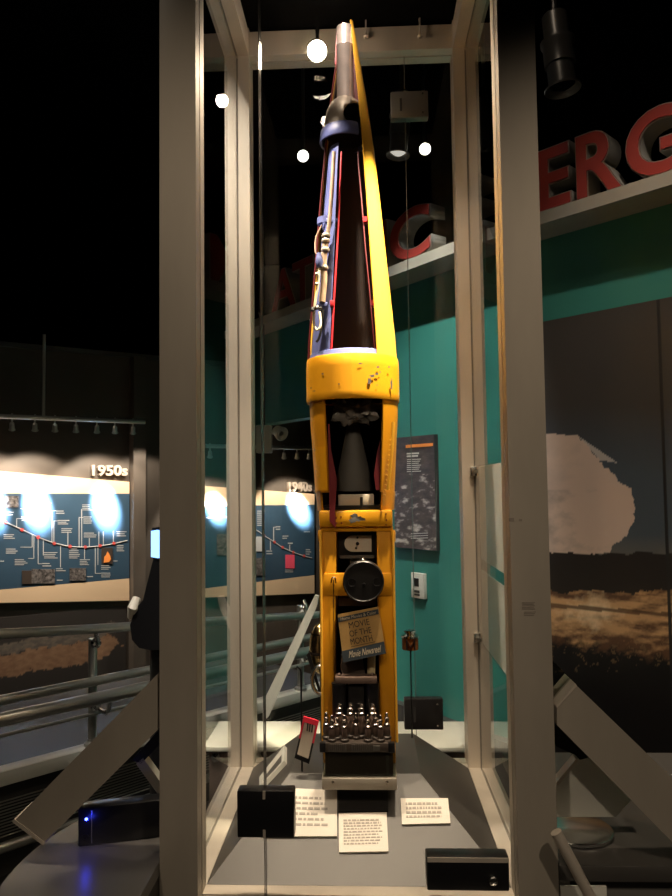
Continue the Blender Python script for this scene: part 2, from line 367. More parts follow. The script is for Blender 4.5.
# ---- lighting tracks with heads over the boards
def head(t, p, aim, mbulb, big=1.0):
    d = (aim - p).normalized(); q = d.to_track_quat('Z', 'Y').to_matrix()
    obj('stem', MB().tubeline([p + Zv * .07 * big, p], .006, 8), M['rail'], t)
    obj('lamp_can', MB().lathe([(.006, -.02), (.013, -.014), (.015, .02), (.02, .03), (.019, .03), (.013, .022)], p, 16, M4=q, cap=False).lathe([(.0, -.021), (.006, -.02)], p, 16, M4=q, cap=False), M['rail'], t)
    obj('bulb', MB().lathe([(.0005, .022), (.013, .022)], p, 16, M4=q, cap=False), mbulb, t)
def track(pa, pb, hang, label):
    t = thing('lighting_track', label, 'track', (pa + pb) / 2)
    obj('track_bar', MB().tubeline([pa, pb], .014, 8), M['rail'], t)
    for h, top in hang: obj('drop_rod', MB().tubeline([h, Vector((h.x, h.y, top))], .010, 8), M['rail'], t)
    return t
OT = .42
tp = WL(145, 422, OT); zt = tp.z
tq = WL(-50, 412, OT); tq.z = zt
def TP(px): p = WL(px, 420, OT); p.z = zt; return p
track(tq, tp, [(TP(43.5), hL + .02)], 'slim grey lighting track above the 1950s board')
where = ['at the far left end', 'second from the left', 'on a long tilted arm', 'fourth from the left', 'fifth from the left', 'sixth from the left', 'bright one at the right end']
for k, px in enumerate((12, 35, 55, 76, 97, 115, 133)):
    p = TP(px) - Zv * .05
    t = thing('track_spotlight', 'small spotlight on the track over the 1950s board, ' + where[k], 'spotlight', p, 'spotlights on the 1950s track')
    head(t, p, WL(px, 540, 0), M['coolbulb'] if k == 6 else M['darkbulb'])
def TQ(px): p = WL(px, 447, OT); p.z = WL(300, 448, OT).z; return p
track(TQ(205), TQ(322), [(TQ(262), 2.75)], 'slim grey lighting track above the 1940s board')
for k, px in enumerate((210, 284, 297, 309)):
    p = TQ(px) - Zv * .05
    t = thing('track_spotlight', 'small spotlight on the track over the 1940s board, ' + ('hidden behind the rear left post', 'just left of the middle', 'in the middle', 'nearest the missile')[k], 'spotlight', p, 'spotlights on the 1940s track')
    head(t, p, WL(px, 540, 0), M['darkbulb'])

# ---- teal wall on the right with header and sign
RPt = Vector((.265, 4.0, 0)); RR = Vector((.619, -.785, 0)).normalized(); RN = Vector((-.785, -.619, 0)).normalized()
if RN.dot(EYE - RPt) < 0: RN = -RN
RU = Zv
def WR(px, py, o=0): return RP(px, py, RPt + RN * o, RN)
uR = lambda px, py=450, o=0: (WR(px, py, o) - RPt).dot(RR)
BEND = .707
RP2 = RPt + RR * BEND; RR2 = Vector((.717, -.697, 0)).normalized(); RN2 = RR2.cross(Zv)
if RN2.dot(EYE - RP2) < 0: RN2 = -RN2
def WR2(px, py, o=0): return RP(px, py, RP2 + RN2 * o, RN2)
uR2 = lambda px, py=450, o=0: (WR2(px, py, o) - RP2).dot(RR2)
def both(u0, h0, h1, o0, o1, bev=0):
    m = MB(); slab(m, RPt, RR, RN, u0, BEND, h0, h1, o0, o1, bev); slab(m, RP2, RR2, RN2, 0, 2.6, h0, h1, o0, o1, bev); return m
hs = WR(450, 262).z                     # underside of the sign ledge
hh = WR(283, 421).z                     # header soffit
q = both(-.85, 0, hs + .03, -.12, 0); slab(q, RPt, RR, RN, -1.9, -.85, hh, hs + .03, -.12, 0)
struct('wall_right', q, M['teal'])
struct('trim_3', both(-.85, 0, .3, .001, .05), M['deck'])
# ledge
struct('trim_4', both(-1.9, hs - .03, hs + .005, .0, .04), M['black'])
hf0 = WR(450, 256, .17).z
led = struct('trim_5', both(-1.9, hf0, hf0 + .055, .0, .19), M['fascia'])
hb = hf0 + .0555
eb = WR2(539, 211.8, .17); et = WR2(539, 149.5, .17); LH = et.z - eb.z
letters = [('A', 271, 296, 'first letter, at the left end of the ledge'), ('T', 292, 313, 'second letter, just right of the A'), ('O', 315, 336, 'third letter, behind the nose of the missile'),
    ('M', 339, 368, 'fourth letter, hidden behind the missile'), ('I', 377, 387, 'beside the yellow edge of the missile'), ('C', 389, 431, 'seen through the glass right of the missile'),
    ('E', 457, 483, 'first E, behind the rear right post'), ('N', 496, 530, 'hidden behind the front right post'), ('E', 539, 572, 'second E, just right of the front right post'),
    ('R', 577, 625, 'between the E and the G'), ('G', 627, 690, 'cut by the right edge of the photo')]
for ch, x0, x1, w in letters:
    if x0 < 530: ua, ub = uR(x0, 200, .17), uR(x1, 200, .17); LP_, LR_, LN_ = RPt, RR, RN
    else: ua, ub = uR2(x0, 200, .17), uR2(x1, 200, .17); LP_, LR_, LN_ = RP2, RR2, RN2
    base = LP_ + LR_ * ua + LN_ * .07; base.z = hb
    t = thing('sign_letter', 'red sign letter %s, %s' % (ch, w), 'sign letter', base + LR_ * (ub - ua) / 2, 'red letters along the ledge')
    fr = base + LN_ * .05
    bm, bx = text_fit(ch, fr, LR_, Zv, ub - ua, LH, .035, .05); obj('letter_body', bm, M['letterside'], t, smoothed=False)
    bm, _ = text_fit(ch, fr + LN_ * .052, LR_, Zv, ub - ua, LH, .035, .002); obj('edge_trim', bm, M['trimm'], t, smoothed=False)
    bm, _ = text_fit(ch, fr + LN_ * .056, LR_, Zv, ub - ua, LH, .018, .0025, bx); obj('letter_face', bm, M['letterred'], t, smoothed=False)
# ---- mural of a blast over the sea
cloud = [(500, 440), (550, 433), (577, 436), (590, 448), (600, 461), (612, 472), (630, 490), (635, 505), (633, 525), (622, 540), (608, 553), (590, 558), (560, 554), (500, 550)]
def mural(p):
    x, y = PX(p); n = fbm(x * .03, y * .05, 1); n2 = fbm(x * .11, y * .13, 5)
    seam = abs((p - RP2).dot(RR2) - uR2(665)) < .006
    sky = mix((.055, .048, .042), (.065, .085, .105), (y - 405) / 70); sky = mix(sky, (.16, .14, .11), (y - 535) / 30) if y > 535 else sky
    c = sky
    if inpoly(x, y, [(578, 436), (618, 463), (600, 460)]): c = (.5, .45, .40)
    if inpoly(x + 3 * n2, y + 3 * n, cloud): c = mix((.66, .50, .40), (.38, .30, .25), max(0, (575 - x) / 60 + n * .9) * (1 if y > 490 else .3))
    if 553 + 3 * n < y < 592 + 5 * n - (x - 560) * .02: c = (.022, .017, .014)
    if y > 590 + 5 * n:
        c = mix((.60, .36, .17), (.12, .06, .03), abs(y - 613) / 36 + fbm(x * .03, y * .14, 8) * 1.1); c = mix(c, (.95, .74, .46), .95 - abs(x - 592) / 38 - abs(y - 612) / 26 + n2 * .4)
        if abs(y - (606 + (x - 560) * .08)) < 2: c = mix(c, (.08, .04, .02), .8)
        c = mix(c, (.006, .005, .005), (y - 636 - (x - 560) * .16 + n2 * 8) / 10)
        if 640 < y < 672 and n2 > .48: c = mix(c, (.3, .2, .1), .4)
    if y > 672: c = (.006, .005, .005)
    return (.02, .02, .02) if seam else c
um = uR2(532); top = WR2(545, 322).z
o = grid('mushroom_cloud_mural', RP2 + RR2 * um + RN2 * .014 + Zv * .1, RR2, Zv, uR2(720) - um, top - .1, 250, 330, mural, th=.013)
tag(o, 'huge printed mural of a pale cloud over a dark sea, on the right wall', 'mural')
# ---- poster
def poster(p):
    x, y = PX(p); n = fbm(x * .10, y * .16, 2); k = (y - 470) / 40
    if y > 469 and n > .42 - .14 * k: return mix((.16, .14, .13), (.60, .53, .45), (n - .38 + .1 * k) * 2)
    return mix((.045, .036, .038), (.09, .07, .065), n + .4 + .3 * k)
ua, ub = uR(394, 490, .03), uR(435, 490, .03); zb_ = WR(437, 551, .03).z; zt_ = WR(437, 434, .03).z
pb = RPt + RR * (ua + ub) / 2 + RN * .02 + Zv * zb_
t = thing('poster', 'tall dark cloud poster with an orange bar, on the teal wall right of the missile', 'poster', pb)
grid('printed_sheet', RPt + RR * ua + RN * .03 + Zv * zb_, RR, Zv, ub - ua, zt_ - zb_, 50, 140, poster, t, th=.028)
def wr_poly(pp, o): return [WR(x, y, o) for x, y in pp]
obj('orange_bar', MB().prism(wr_poly([(406, 448), (433, 446), (433, 443), (406, 445)], .031), RN * .002), M['orange'], t, smoothed=False)
mb = MB()
for k in range(2): mb.prism(wr_poly([(407, 454.5 + k * 2.6), (419 - k, 454 + k * 2.6), (419 - k, 452.4 + k * 2.6), (407, 453 + k * 2.6)], .031), RN * .002)
obj('poster_heading', mb, M['offwhite'], t, smoothed=False); mb = MB()
for k in range(7): mb.prism(wr_poly([(407, 460 + k * 2), (421 - k % 3, 459.4 + k * 2), (421 - k % 3, 458.7 + k * 2), (407, 459.3 + k * 2)], .031), RN * .001)
obj('poster_text', mb, M['offwhite'], t, smoothed=False); mb = MB()
for k in range(3): mb.prism(wr_poly([(411, 534 + k * 2.4), (428, 533.3 + k * 2.4), (428, 532.7 + k * 2.4), (411, 533.4 + k * 2.4)], .031), RN * .001)
obj('poster_text', mb, M['offwhite'], t, smoothed=False)
# ---- thermostat
a = WR(409.5, 598, .02); b = WR(422, 572, .02)
def wrbox(px0, py0, px1, py1, o0, o1, bev=0):
    u0, u1 = uR(px0, 500, o1), uR(px1, 500, o1); return slab(MB(), RPt, RR, RN, u0, u1, WR((px0 + px1) / 2, py1, o1).z, WR((px0 + px1) / 2, py0, o1).z, o0, o1, bev)
t = thing('thermostat', 'small white wall thermostat on the teal wall below the poster', 'thermostat', a)
obj('cover', wrbox(409.5, 573, 422, 598, .001, .025, .003), M['offwhite'], t)
obj('display', wrbox(412.5, 578, 417, 586, .0255, .0275), M['black'], t, smoothed=False)
obj('button', wrbox(412.5, 590, 417.5, 592.5, .0255, .0285), M['deck'], t, smoothed=False)
obj('button', wrbox(412.5, 593.5, 417.5, 595.5, .0255, .0285), M['deck'], t, smoothed=False)
# ---- emergency light hung under the header
YE = 4.9
p0, p1 = P(256, 453, YE), P(271, 425, YE)
t = thing('emergency_light', 'pale boxy emergency light with a round lamp head, left of the missile', 'light', Vector(((p0.x + p1.x) / 2, YE, p0.z)))
obj('housing', MB().box((p0.x, YE, p0.z), (p1.x, YE + .07, p1.z), .006), M['offwhite'], t)
c = P(279, 432, YE + .03); dq = Vector((.5, -.6, -.35)).to_track_quat('Z', 'Y').to_matrix()
obj('lamp_head', MB().lathe([(.012, -.05), (.035, -.03), (.05, .04), (.045, .045), (.02, .03)], c, 20, M4=dq, cap=False), M['offwhite'], t)
obj('lamp_arm', MB().tubeline([Vector((p1.x - .01, YE + .03, c.z)), c], .016, 10), M['offwhite'], t)
obj('mounting_rod', MB().tubeline([Vector(((p0.x + p1.x) / 2, YE + .03, p1.z)), Vector(((p0.x + p1.x) / 2, YE + .03, CZ))], .008, 8), M['black'], t)

# ================================================================== RAMP WITH HANDRAILS (left, behind)
GP = Vector((-1.17, 3.1, 0)); GR = Vector((.695, .72, 0)).normalized(); GN = GR.cross(Zv)
if GN.dot(EYE - GP) < 0: GN = -GN
def WG(px, py, o=0): return RP(px, py, GP + GN * o, GN)
uG = lambda px: (WG(px, 600) - GP).dot(GR)
hr = WG(85, 751).z
t = thing('ramp', 'raised dark walkway with a white edge channel, behind the case at left', 'ramp', Vector((GP.x, GP.y, 0)))
ue = 1.55
obj('ramp_deck', slab(MB(), GP, GR, GN, -1.6, ue, 0, hr - .04, -1.1, -.02), M['grate'], t, smoothed=False)
obj('edge_channel', slab(MB(), GP, GR, GN, -1.6, ue, hr - .04, hr + .015, -.05, .03, .004), M['whitepanel'], t, label='white edge channel')
mb = MB()
for k in range(12): mb.tubeline([GP + GR * -1.6 + GN * .02 + Zv * (hr - .10 - k * .012), GP + GR * ue + GN * .02 + Zv * (hr - .10 - k * .012)], .003, 6)
obj('side_grille', mb, M['rail'], t)
obj('bottom_tube', MB().tubeline([GP + GR * -1.6 + GN * .05 + Zv * (hr - .26), GP + GR * ue + GN * .05 + Zv * (hr - .26)], .02, 12), M['rail'], t)
h1 = WG(93, 629).z; h2 = WG(93, 688).z
t = thing('handrail', 'double satin steel handrail on short posts along the raised walkway', 'handrail', GP + Zv * (hr + .015))
def railend(h, r, o, u1, loop=False):
    a = GP + GR * -1.6 + GN * o + Zv * h; b = GP + GR * u1 + GN * o + Zv * h
    pts = [a, b]
    if loop: pts = [a] + smooth([b, b + GR * .05 - Zv * .02, b + GR * .07 - Zv * .07, b + GR * .04 - Zv * .12], 5)
    return MB().tubeline(pts, r, 14)
ra, rb = WG(0, 634, .03), WG(93, 629, .03); obj('top_rail', MB().tubeline([ra - (rb - ra) * .8, ra, rb, WG(200, 622, .03), WG(330, 614, .03)], .02, 14), M['rail'], t)
obj('middle_rail', railend(h2, .026, .16, uG(318), True), M['rail'], t)
obj('inner_rail', railend(h2 + .035, .020, .03, uG(316)), M['rail'], t)
obj('lower_rail', railend(h2 - .10, .008, .03, uG(316)), M['rail'], t)
for px in (-40, 93, 300):
    u = uG(px); b = GP + GR * u + GN * -.0
    obj('post', MB().tubeline([b + Zv * (hr + .02), b + Zv * (h1 - .04)], .018, 12).lathe([(.034, 0), (.034, .012), (.02, .02), (.02, .03)], b + Zv * (hr + .016), 16), M['rail'], t)
    obj('bracket', MB().tubeline(smooth([b + Zv * (h1 - .07), b + GN * .05 + Zv * (h1 - .06), b + GN * .03 + Zv * (h1 - .01)], 4), .010, 8), M['steel'], t)
    obj('bracket', MB().tubeline(smooth([b + Zv * (h2 - .07), b + GN * .13 + Zv * (h2 - .075), b + GN * .16 + Zv * (h2 - .02)], 4), .010, 8), M['steel'], t)
    for hz_ in (h1 - .055, h2 - .065):
        obj('clamp_knob', MB().lathe([(.0, .03), (.018, .026), (.024, .012), (.02, 0)], b + GN * .018 + Zv * hz_, 14, M4=Matrix((GR, Zv, GN)).transposed(), cap=False), M['chrome'], t)

# ---- kiosk at the end of the board wall
KY = 2.7
def kp(px, py, y=KY): return P(px, py, y)
base = kp(150, 640); base.z = 0
t = thing('kiosk', 'black rounded kiosk with a glowing blue screen, half hidden behind the front left post', 'kiosk', base)
prof = [(143, 600), (146, 588), (150, 572), (153, 560), (152, 528), (186, 524), (190, 560), (190, 650), (150, 650), (139, 648), (132, 640), (130, 625), (135, 610)]
obj('shell', MB().prism([kp(x, y) for x, y in prof[::-1]], (0, .25, 0)), M['blackp'], t)
obj('screen', MB().prism([kp(x, y, KY - .006) for x, y in [(151, 557), (157, 558), (176, 560), (176, 532), (157, 530), (151, 531)]], (0, .005, 0)), M['screen'], t, smoothed=False)
p = kp(165, 650); obj('pedestal', MB().tubeline([Vector((p.x, KY + .12, 0)), Vector((p.x, KY + .12, p.z + .05))], .09, 20), M['blackp'], t)
obj('handset', MB().tubeline([kp(131, 617, KY + .02), kp(133, 608, KY), kp(137, 598, KY + .02)], .02, 12, rs=[.014, .020, .016]), M['offwhite'], t, label='pale handset')

# ================================================================== DISPLAY CASE
XL, XR, YF, YB, HW = -.428, .358, 1.6725, 2.4595, .0425
Z0, Z1 = .582, 2.988
case = thing('display_case', 'tall square aluminium framed glass showcase holding the missile', 'display case', Vector(((XL + XR) / 2, (YF + YB) / 2, 0)))
def notched(cx, cy, nx, ny):             # square tube with glazing slots on the two inner sides
    h = HW; g = .0035; d = .012; s = []
    pts = [(-h, -h), (h, -h), (h, h), (-h, h)]
    def side(a, b, notch):
        a = Vector(a); b = Vector(b); t = (b - a).normalized(); inn = Vector((-t.y, t.x)); m = (a + b) / 2
        return [a] + ([m - t * g, m - t * g + inn * d, m + t * g + inn * d, m + t * g] if notch else [])
    out = side(pts[0], pts[1], ny < 0) + side(pts[1], pts[2], nx > 0) + side(pts[2], pts[3], ny > 0) + side(pts[3], pts[0], nx < 0)
    return [Vector((p.x + cx, p.y + cy, 0)) for p in out]
for nm, cx, cy, nx, ny in (('front', XL, YF, 1, 1), ('front', XR, YF, -1, 1), ('rear', XL, YB, 1, -1), ('rear', XR, YB, -1, -1)):
    lo = .46
    mb = MB(); mb.prism([p + Zv * lo for p in notched(cx, cy, nx, ny)], (0, 0, Z1 + .10 - lo))
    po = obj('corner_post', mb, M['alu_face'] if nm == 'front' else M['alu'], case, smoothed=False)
    gk = MB(); gk.box((cx + (HW - .0115) * nx - .0008, cy - .003, lo), (cx + (HW - .0115) * nx + .0008, cy + .003, Z1)); gk.box((cx - .003, cy + (HW - .0115) * ny - .0008, lo), (cx + .003, cy + (HW - .0115) * ny + .0008, Z1))
    obj('gasket', gk, M['groove'], po, smoothed=False)
def rail_box(a, b, along, up, nm):
    """rail between posts with the slot on its inner (up=+1/-1) face"""
    h = HW; g = .0035; mb = MB(); z0, z1 = (Z0 - 2 * h, Z0) if up > 0 else (Z1, Z1 + 2 * h)
    zi, zo = (z1, z1 - .012) if up > 0 else (z0, z0 + .012)
    if along == 'y':
        x = a[0]
        mb.box((x - h, a[1], min(z0, z1) if up < 0 else z0), (x - g, b[1], z1)); mb.box((x + g, a[1], z0), (x + h, b[1], z1))
        r = obj(nm, mb, M['alu'], case, smoothed=False); k = MB().box((x - g + .0004, a[1], min(zo, z0 if up > 0 else z1)), (x + g - .0004, b[1], max(zo, z0 if up > 0 else z1))); obj('gasket', k, M['groove'], r, smoothed=False)
    else:
        y = a[1]
        mb.box((a[0], y - h, z0), (b[0], y - g, z1)); mb.box((a[0], y + g, z0), (b[0], y + h, z1))
        r = obj(nm, mb, M['alu'], case, smoothed=False); k = MB().box((a[0], y - g + .0004, min(zo, z0 if up > 0 else z1)), (b[0], y + g - .0004, max(zo, z0 if up > 0 else z1))); obj('gasket', k, M['groove'], r, smoothed=False)
for up, nm in ((1, 'bottom_rail'), (-1, 'top_rail')):
    for x in (XL, XR): rail_box((x, YF + HW), (x, YB - HW), 'y', up, nm)
    for y in (YF, YB): rail_box((XL + HW, y), (XR - HW, y), 'x', up, nm)
obj('roof_panel', MB().box((XL - HW, YF - HW, Z1 + .10), (XR + HW, YB + HW, Z1 + .13)), M['void'], case, smoothed=False)
obj('base_cabinet', MB().box((XL - HW + .01, YF - HW + .01, 0), (XR + HW - .01, YB + HW - .01, Z0 - 2 * HW)), M['disc'], case, smoothed=False)
def pane(nm, a, b): return obj(nm, MB().box(a, b), M['glass'], case, smoothed=False)
xf = P(263, 500, YF).x; xb = P(412, 500, YB).x; gt = .005
pane('fixed_pane', (XL + .032, YF - gt, Z0 - .01), (xf - .003, YF + gt, Z1 + .01))
pane('door_pane', (xf + .003, YF - gt, Z0 + .004), (XR - .034, YF + gt, Z1 + .01))
pane('fixed_pane', (XL + .032, YB - gt, Z0 - .01), (xb - .002, YB + gt, Z1 + .01))
pane('door_pane', (xb + .002, YB - gt, Z0 + .004), (XR - .032, YB + gt, Z1 + .01))
pane('side_pane', (XL - gt, YF + .032, Z0 - .01), (XL + gt, YB - .032, Z1 + .01))
pane('side_pane', (XR - gt, YF + .032, Z0 - .01), (XR + gt, YB - .032, Z1 + .01))
# edge seals of the doors, catching the light
seal = mat('clear_door_seal', (.16, .15, .13), .15, .3)
obj('door_seal', MB().box((xf - .0022, YF - .006, Z0 + .0), (xf - .0006, YF + .006, Z1)), seal, case, smoothed=False)
obj('door_seal', MB().box((xf + .0012, YF - .006, Z0 + .0), (xf + .0026, YF + .006, Z1)), seal, case, smoothed=False)
obj('door_seal', MB().box((xb - .0008, YB - .006, Z0 + .0), (xb + .0008, YB + .006, Z1)), seal, case, smoothed=False)
def plate(nm, x0, y0, x1, y1, Y, m, d=.018, parent=case, label=None):
    a = P(x0, y1, Y - d); b = P(x1, y0, Y - d)
    o = obj(nm, MB().box((a.x, Y - d, a.z), (b.x, Y + d, b.z), .004), m, parent, label=label)
    return o, a, b
hf, a, b = plate('door_hinge', 237, 791, 294, 838, YF, M['blackp'], label='black square patch hinge low on the front glass')
obj('glass_slot', MB().box((xf - .003, YF - .0195, a.z), (xf + .003, YF - .0175, a.z + .018)), M['alu'], hf, smoothed=False)
obj('glass_slot', MB().box((xf - .003, YF - .0195, b.z - .018), (xf + .003, YF - .0175, b.z)), M['alu'], hf, smoothed=False)
for (x0, y0, x1, y1, m_) in ((404.5, 699, 443, 730, 'black'), (391, 90, 428, 118, 'canm')):
    hb_, a, b = plate('door_hinge', x0, y0, x1, y1, YB, M[m_])
    for fx, fz in ((.85, .15), (.85, .85)):
        obj('screw', MB().lathe([(.003, 0), (.003, .003)], (a.x + (b.x - a.x) * fx, YB - .021, a.z + (b.z - a.z) * fz), 10, M4=Matrix.Rotation(R_(90), 3, 'X')), M['steel'], hb_)
    obj('pivot_slot', MB().box((a.x + (b.x - a.x) * .24, YB - .0195, a.z + (b.z - a.z) * .25), (a.x + (b.x - a.x) * .30, YB - .0175, a.z + (b.z - a.z) * .72)), M['groove'], hb_, smoothed=False)
lk, a, b = plate('door_lock', 427, 857, 509, 891, YF - .01, M['blackp'], .02, label='long black lock box at the bottom of the glass door')
kx, kz = P(493, 880, YF - .03).x, P(493, 880, YF - .03).z
obj('key_cylinder', MB().lathe([(.010, 0), (.010, .006), (.007, .008), (.006, .004), (.0, .004)], (kx, YF - .03, kz), 18, M4=Matrix.Rotation(R_(90), 3, 'X'), cap=False), M['steel'], lk)
obj('lock_strip', MB().box((a.x + .002, YF - .0315, b.z - .012), (b.x - .002, YF - .0295, b.z - .002)), M['alu'], lk, smoothed=False)
pm = mat('faded_mark', (.22, .19, .16), .6)
def mark(nm, rects):
    mb = MB()
    for (x0, y0_, x1, y1_) in rects: a = P(x0, y1_, YF - HW - .0005); b = P(x1, y0_, YF - HW - .0005); mb.box((a.x, YF - HW - .0008, a.z), (b.x, YF - HW, b.z))
    obj(nm, mb, pm, case, smoothed=False)
mark('faded_label', [(522, 602 + k * 1.6, 535 - (k % 2), 602.9 + k * 1.6) for k in range(5)] + [(524, 611.5 + k * 1.6, 536 - k, 612.3 + k * 1.6) for k in range(3)])
mark('scuff', [(509, 518, 514, 521.5)]); mark('scuff', [(519, 519, 522, 521)])
# inside top: bright lamp fixed at the rear rail
LC = P(317, 51, 2.33)
lamp = thing('case_lamp', 'glowing round lamp inside the top of the case, left of the missile tip', 'lamp', LC)
lq = Vector((.1, -.75, -.55)).to_track_quat('Z', 'Y').to_matrix()
obj('lamp_body', MB().lathe([(.02, -.05), (.036, -.03), (.036, .0), (.031, .002)], LC, 24, M4=lq, cap=False), M['steel'], lamp)
obj('bulb', MB().lathe([(.033, -.002), (.030, .012), (.02, .02), (.0005, .024)], LC, 24, M4=lq, cap=False), M['bulb'], lamp)
obj('lamp_stem', MB().tubeline([LC - lq @ Vector((0, 0, .04)), Vector((LC.x, LC.y + .03, LC.z + .05)), Vector((LC.x, LC.y + .03, Z1 + .099))], .007, 8), M['steel'], lamp)
for px, w in ((366, 'left'), (420, 'right')):
    c = P(px, 38, 2.40)
    t = thing('cable_clip', 'tiny metal clip on the rear top rail, the %s one right of the missile tip' % w, 'clip', c, 'clips on the top rail')
    obj('clip_body', MB().lathe([(.006, 0), (.010, .006), (.004, .014)], c, 12), M['alu'], t); obj('clip_pin', MB().tubeline([c, Vector((c.x, c.y, Z1 + .1))], .003, 8), M['alu'], t)

# deck inside the case: a low hipped plinth
def pj(px, py, Z): d = ray(px, py); return EYE + d * ((Z - 1.5) / d.z)
ZP = .737; yA, yB_ = 1.968, 2.28
x0, x1 = XL + HW + .001, XR - HW - .001; y0, y1 = YF + HW + .001, YB - HW - .001; px0, px1 = -.217, .131
B = [Vector((x0, y0, Z0 - .03)), Vector((x1, y0, Z0 - .03)), Vector((x1, y1, Z0 - .03)), Vector((x0, y1, Z0 - .03))]
b2 = [Vector((p.x, p.y, Z0)) for p in B]; T = [Vector((px0, yA, ZP)), Vector((px1, yA, ZP)), Vector((px1, yB_, ZP)), Vector((px0, yB_, ZP))]
mb = MB(); V = [[mb.bm.verts.new(p) for p in r] for r in (B, b2, T)]
mb._f(V[0][::-1]); mb._f(V[2])
for k in (0, 1):
    for i in range(4): mb._f([V[k][i], V[k][(i + 1) % 4], V[k + 1][(i + 1) % 4], V[k + 1][i]])
tag(obj('display_deck', mb, M['deck'], smoothed=False), 'grey deck with sloping sides forming the floor inside the glass case', 'plinth')
SN = Vector((0, -(ZP - Z0), yA - y0)).normalized(); SP = Vector((0, y0, Z0)); SU = Vector((0, yA - y0, ZP - Z0)).normalized(); SX = Vector((1, 0, 0))
def SL(px, py, o=0): return RP(px, py, SP + SN * o, SN)
def label_card(c, label, rows, edge=True, title=0, x_in=.1):
    q = [SL(x, y, .006) for x, y in c]      # TL TR BR BL on the slope
    t = thing('label_card', label, 'label', (q[2] + q[3]) / 2 - SN * .006, 'exhibit label cards')
    obj('card', MB().prism([p - SN * .0055 for p in (q[3], q[2], q[1], q[0])], SN * .005), M['card'], t, smoothed=False)
    mb = MB(); rnd = random.Random(len(label))
    L = lambda u, v: (q[0] * (1 - u) + q[1] * u) * (1 - v) + (q[3] * (1 - u) + q[2] * u) * v
    n = rows
    for k in range(n):
        v0 = .18 + .68 * k / n; th = .42 * .68 / n * (1.3 if k < title else 1); e = 1 - x_in - rnd.random() * .14
        u = x_in
        while u < e:
            w = rnd.uniform(.03, .10); mb.prism([L(u, v0 + th), L(min(e, u + w), v0 + th), L(min(e, u + w), v0), L(u, v0)], SN * .0006); u += w + .02
    obj('printed_text', mb, M['ink'], t, smoothed=False, kind='stuff')
    return t
label_card([(268, 787), (337, 790), (337, 836), (264, 836)], 'large white text card low on the deck, partly behind the black hinge', 6, x_in=.12)
label_card([(338.6, 813), (386.5, 812), (388.5, 851), (339, 852)], 'white text card in front of the missile with densest small print', 9, title=2)
label_card([(400.6, 798), (448, 798), (450.5, 823), (402, 824)], 'small wide cream card alone at the right of the deck', 4, title=3)
# edge of the black sheet below the tube unit's plate
a = SL(340, 812); b = SL(388, 812)
# left slope: pale framed slot
NL = Vector((-(ZP - Z0), 0, px0 - x0)).normalized(); PL = Vector((x0, 0, Z0))
sl = lambda px, py, o=0: RP(px, py, PL + NL * o, NL)
q = [(262, 791), (287, 764), (287, 748), (262, 780)]
mb = MB(); s0 = [sl(x, y, .001) for x, y in q]; cc = sum(s0, Vector()) / 4; s1 = [p + (cc - p) * .22 for p in s0]
for i in range(4):
    j = (i + 1) % 4; mb.hexa([s0[i], s0[j], s1[j], s1[i], s0[i] + NL * .012, s0[j] + NL * .012, s1[j] + NL * .012, s1[i] + NL * .012])
t = thing('deck_vent', 'pale framed slot in the left slope of the deck beside the big card', 'vent', sl(274, 772))
obj('vent_frame', mb, M['whitepanel'], t, smoothed=False); obj('vent_insert', MB().prism(s1, NL * .003), M['deck'], t, smoothed=False)

# ================================================================== THE MISSILE
AY = 2.03; AX = P(352.6, 380, AY).x
Hh = lambda py: P(352, py, AY).z
S = AY / 725
base = Vector((AX, AY, ZP + .031))
mis = thing('cutaway_missile', 'tall yellow cutaway missile body with blue and red inner structure, standing in the case', 'missile', base)
D = R_
# lower column: box frame of yellow sheet
yf, yk = 1.955, 2.105
def bx(x0, y0, x1, y1, Y0, Y1, bev=.002, mb=None):
    a = P(x0, y1, Y0); b = P(x1, y0, Y0); return (mb or MB()).box((a.x, Y0, a.z), (b.x, Y1, b.z), bev)
zb0 = base.z
def col(x0t, x1t, x0b, x1b, ytop, ybot, Y0, Y1):
    a, b, c, d = P(x0b, ybot, Y0), P(x1b, ybot, Y0), P(x1t, ytop, Y0), P(x0t, ytop, Y0); zb = zb0; zt_ = d.z
    pts = [Vector((a.x, Y0, zb)), Vector((b.x, Y0, zb)), Vector((b.x, Y1, zb)), Vector((a.x, Y1, zb)), Vector((d.x, Y0, zt_)), Vector((c.x, Y0, zt_)), Vector((c.x, Y1, zt_)), Vector((d.x, Y1, zt_))]
    return MB().hexa(pts, .003)
obj('side_column', col(321, 336.5, 323, 334, 527, 766, yf, yk), M['yellow2'], mis)
obj('side_column', col(376.5, 392, 381, 396, 527, 766, yf, yk), M['yellow2'], mis)
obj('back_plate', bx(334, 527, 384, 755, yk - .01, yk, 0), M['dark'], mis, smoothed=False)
cb = obj('crossbar', bx(321, 573, 392, 596, yf - .004, yf + .02), M['yellow2'], mis)
obj('crossbar', bx(320, 526, 393, 532, yf - .002, yf + .03), M['yellow2'], mis)
mb = MB(); c = P(333.5, 580, yf - .006); mb.tubeline([c, P(334.5, 700, yf - .006)], .0012, 6); obj('hook_wire', mb, M['black'], cb)
obj('hook', MB().tubeline(smooth([P(331, 583, yf - .008), P(332, 578, yf - .010), P(335, 578, yf - .010), P(336, 583, yf - .008)], 4), .002, 6), M['pin'], cb)
for x, xx in ((320.5, 323), (393, 397)):
    r = obj('side_rod', MB().tubeline([P(x, 531, yf - .004), P(x + (xx - x) * .5, 650, yf - .004), P(xx, 742, yf - .004)], .0035, 8), M['yel'], mis)
    obj('rod_bracket', MB().lathe([(.005, -.016), (.007, -.012), (.007, .010), (.005, .016)], P(x, 536, yf + .001), 14), M['yellow2'], r)
